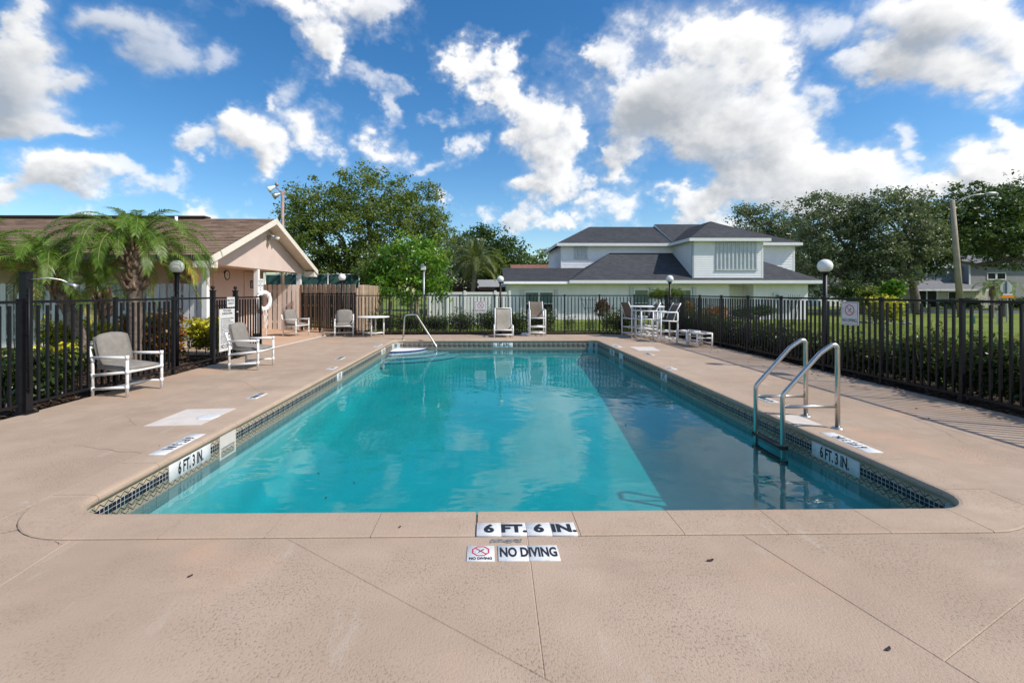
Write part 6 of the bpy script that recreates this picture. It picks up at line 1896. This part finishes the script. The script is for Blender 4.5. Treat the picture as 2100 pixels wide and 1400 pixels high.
# ---- plants by the white house
def flat_crown(label, px, py, Y, rx, rz, mat, seed):
    q = aty(px, py, Y); s = Y / FOC; zg_ = ground_z(q.x, Y)
    t = thing('pruned_juniper', label, 'tree', (q.x, Y, zg_), 0, 'cloud pruned junipers')
    h = q.z - zg_
    P, C, ti = clumps([(-.4 * rx * s, 0, h, .62 * rx * s, .5 * rx * s, rz * s), (.45 * rx * s, .1, h + .05, .58 * rx * s, .5 * rx * s, rz * s)], 130, 40, .17, seed, (.2, 1))
    inst('crown', leaf_mesh('crown', P, .085, mat, seed + 1, .6, .4, ti), t)
    mb = MB(); limb(mb, (0, 0, -.1), (.1, 0, h * .55), .10, .07, seed, 5, .3)
    for k, e_ in enumerate([(-.55 * rx * s, 0, h - .02), (.5 * rx * s, .05, h), (0, .1, h)]): limb(mb, (.1, 0, h * .5), e_, .055, .02, seed + k, 5, .25)
    mb.build('trunk', M_BARK, t)
flat_crown('cloud pruned juniper with flat green crown by the house windows', 1365, 604, 25, 38, 10, L_LIME, 451)
flat_crown('low cloud pruned juniper with dark flat crown seen through the right fence', 1545, 640, 20, 46, 9, L_DARK, 455)
for k, (px, py0, Y, w_) in enumerate([(1215, 607, 27.5, 52), (1628, 604, 24, 24), (1570, 607, 26, 20)]):
    q = aty(px, py0, Y); zg_ = ground_z(q.x, Y); W_ = w_ * Y / FOC
    t = thing('garden_trellis', ['wide black metal trellis against the white house wall', 'narrow black metal trellis by the stone corner of the house', 'narrow black metal trellis under the meter box'][k], 'trellis', (q.x, Y, zg_), 0, 'black metal trellises')
    H_ = q.z - zg_
    for j in range(6):
        u = -1 + 2 * j / 5
        mb = MB(); mb.tube([(u * W_ * .15, 0, 0), (u * W_ * .3, 0, H_ * .5), (u * W_ * .5, 0, H_)], .012, 5); mb.build('rod', M_IRON, t)
    for z, f in ((.55, .34), (.85, .46)):
        mb = MB(); mb.tube([(-W_ * f, .01, H_ * z), (W_ * f, .01, H_ * z)], .010, 5); mb.build('crossbar', M_IRON, t)
q = aty(1235, 640, 27); zg_ = ground_z(q.x, 27)
hedge('red_shrub', 'dark red cordyline in front of the wide trellis', [(q.x - .45, q.x + .45, 26.7, 27.3, zg_ + .35, zg_ + 1.35, 1)], L_REDPL, .26, 420, 461, 'shrub', None, .5, .3)
t = thing('plant_pot', 'white pot in front of the wide trellis', 'plant pot', (q.x + .25, 26.6, zg_))
mb = MB(); mb.lathe([(.001, .02), (.14, 0), (.20, .36), (.21, .42), (.18, .42), (.16, .36), (.001, .34)], 18); mb.build('pot', M_POT, t)
q = aty(1815, 632, 27); zg_ = ground_z(q.x, 27)
hedge('croton_shrub', 'big yellow orange croton bush on the right lawn', [(q.x - .85, q.x + .85, 26.2, 27.8, zg_ + .15, zg_ + 1.55, 1)], L_YELLOW, .20, 1500, 471, 'shrub', 'croton shrubs', .5)
for k in range(9):
    a = 2 * pi * k / 9
    bm = bmesh.new(); bmesh.ops.create_icosphere(bm, subdivisions=2, radius=.16); rr_ = random.Random(k)
    for v in bm.verts: v.co *= rr_.uniform(.82, 1.1); v.co.z *= .6
    me = bpy.data.meshes.new('border_stone'); bm.to_mesh(me); bm.free(); me.materials.append(M_ROCK)
    tag(inst('border_stone', me, None, (q.x + 1.15 * cos(a), 27 + 1.0 * sin(a), zg_ + .04), (0, 0, a)), 'grey border stone round the yellow croton bush', 'stone', 'stones round the croton bush')
q = aty(1990, 628, 50)
hedge('hedge', 'dark hedge in front of the blue grey house', [(hx(1895), hx(1985), 52, 53.2, -.4, .75, 1), (hx(1995), hx(2110), 51, 52.5, -.4, .9, 1.3)], L_DARK, .2, 3000, 472)

# lawn blades near the fences
rs = np.random.RandomState(9)
N = 70000
gx = 7.3 + rs.rand(N) ** 1.3 * 16; gy = 5 + rs.rand(N) * 22
keep = (gx > 7.35)
gx2 = -4 + rs.rand(16000) * 13; gy2 = 17.0 + rs.rand(16000) ** 1.2 * 9
gx, gy = np.concatenate([gx[keep], gx2]), np.concatenate([gy[keep], gy2])
gz = np.array([ground_z(a, b) for a, b in zip(gx, gy)])
P = np.stack([gx, gy, gz + .022], 1).astype(np.float32)
up_ = np.zeros_like(P); up_[:, 2] = 1.3
me = leaf_mesh('lawn_blades', P, .062, L_GRASS, 10, 0, .22, None, up_)
o = inst('lawn_blades', me); tag(o, kind='stuff')

# fallen leaves on the deck and floating on the water
def fallen(name, x, y, z, s, rz, label, cat='leaf', group=None):
    mb = MB(); n = 7; L = []
    for k in range(n):
        u = -1 + 2 * k / (n - 1); w_ = (1 - u * u) ** .6 * .36
        L += [(u * s, -w_ * s, .25 * s * u * u + .004), (u * s, 0, .10 * s + .2 * s * u * u), (u * s, w_ * s, .3 * s * u * u + .006)]
    mb.add(L, [(3 * k + j, 3 * k + 3 + j, 3 * k + 4 + j, 3 * k + 1 + j) for k in range(n - 1) for j in (0, 1)], True)
    me = mb.mesh(name, M_DEADLEAF); bm = bmesh.new(); bm.from_mesh(me); bmesh.ops.solidify(bm, geom=bm.faces[:], thickness=.0015); bm.to_mesh(me); bm.free()
    o = inst(name, me, None, (x, y, z), (0, 0, rz)); tag(o, label, cat, group)
for (px, py, s, rz, label) in [(1457, 1150, .019, .2, 'dark dead leaf on the deck right of the no diving tiles'), (1822, 1332, .015, .5, 'small dead leaf near the lower right of the deck'), (390, 1182, .011, .9, 'tiny dead leaf on the deck at lower left'), (820, 1083, .009, 1.2, 'tiny dark speck of leaf on the front coping left of the depth marker'), (1765, 908, .012, .3, 'tiny dead leaf beside the right deck markers'), (327, 915, .012, 2, 'tiny dead leaf above the left coping marker'), (1905, 858, .02, 1.1, 'small dead leaf on the right deck in the fence shadow')]:
    q = gnd(px, py); fallen('fallen_leaf', q.x, q.y, .007 if py == 1083 else .001, s, rz, label, 'leaf', 'dead leaves on the deck')
rnd = random.Random(6)
for k, (px, py) in enumerate([(653, 971), (726, 990), (668, 1022), (852, 829), (815, 853), (1283, 872)]):
    q = gnd(px, py, ZW); fallen('floating_leaf', q.x, q.y, ZW + .001, .016, rnd.uniform(0, 3), 'small dark leaf floating on the pool water', 'leaf', 'leaves floating on the pool')
for k in range(26):
    x = rnd.uniform(5.2, 6.1); y = rnd.uniform(5.5, 14.0)
    fallen('leaf_litter', x, y, .001, rnd.uniform(.012, .022), rnd.uniform(0, 3), 'dead leaf scrap lying on the deck along the right fence', 'leaf', 'leaf scraps along the right fence')

# distant belt of trees closing the horizon on both sides
rs = np.random.RandomState(33)
ang = np.concatenate([rs.uniform(radians(48), radians(130), 5200), rs.uniform(radians(-130), radians(-46), 5200)])
rad = rs.uniform(120, 150, len(ang)); hh = rs.rand(len(ang)) ** .8 * (7.5 + 2.2 * np.sin(ang * 21) + 1.5 * np.sin(ang * 47 + 1))
P = np.stack([np.sin(ang) * rad, np.cos(ang) * rad, hh - .3], 1).astype(np.float32)
tag(inst('distant_treeline', leaf_mesh('distant_treeline', P, 2.0, L_DARK, 34, .5, .7)), kind='stuff')
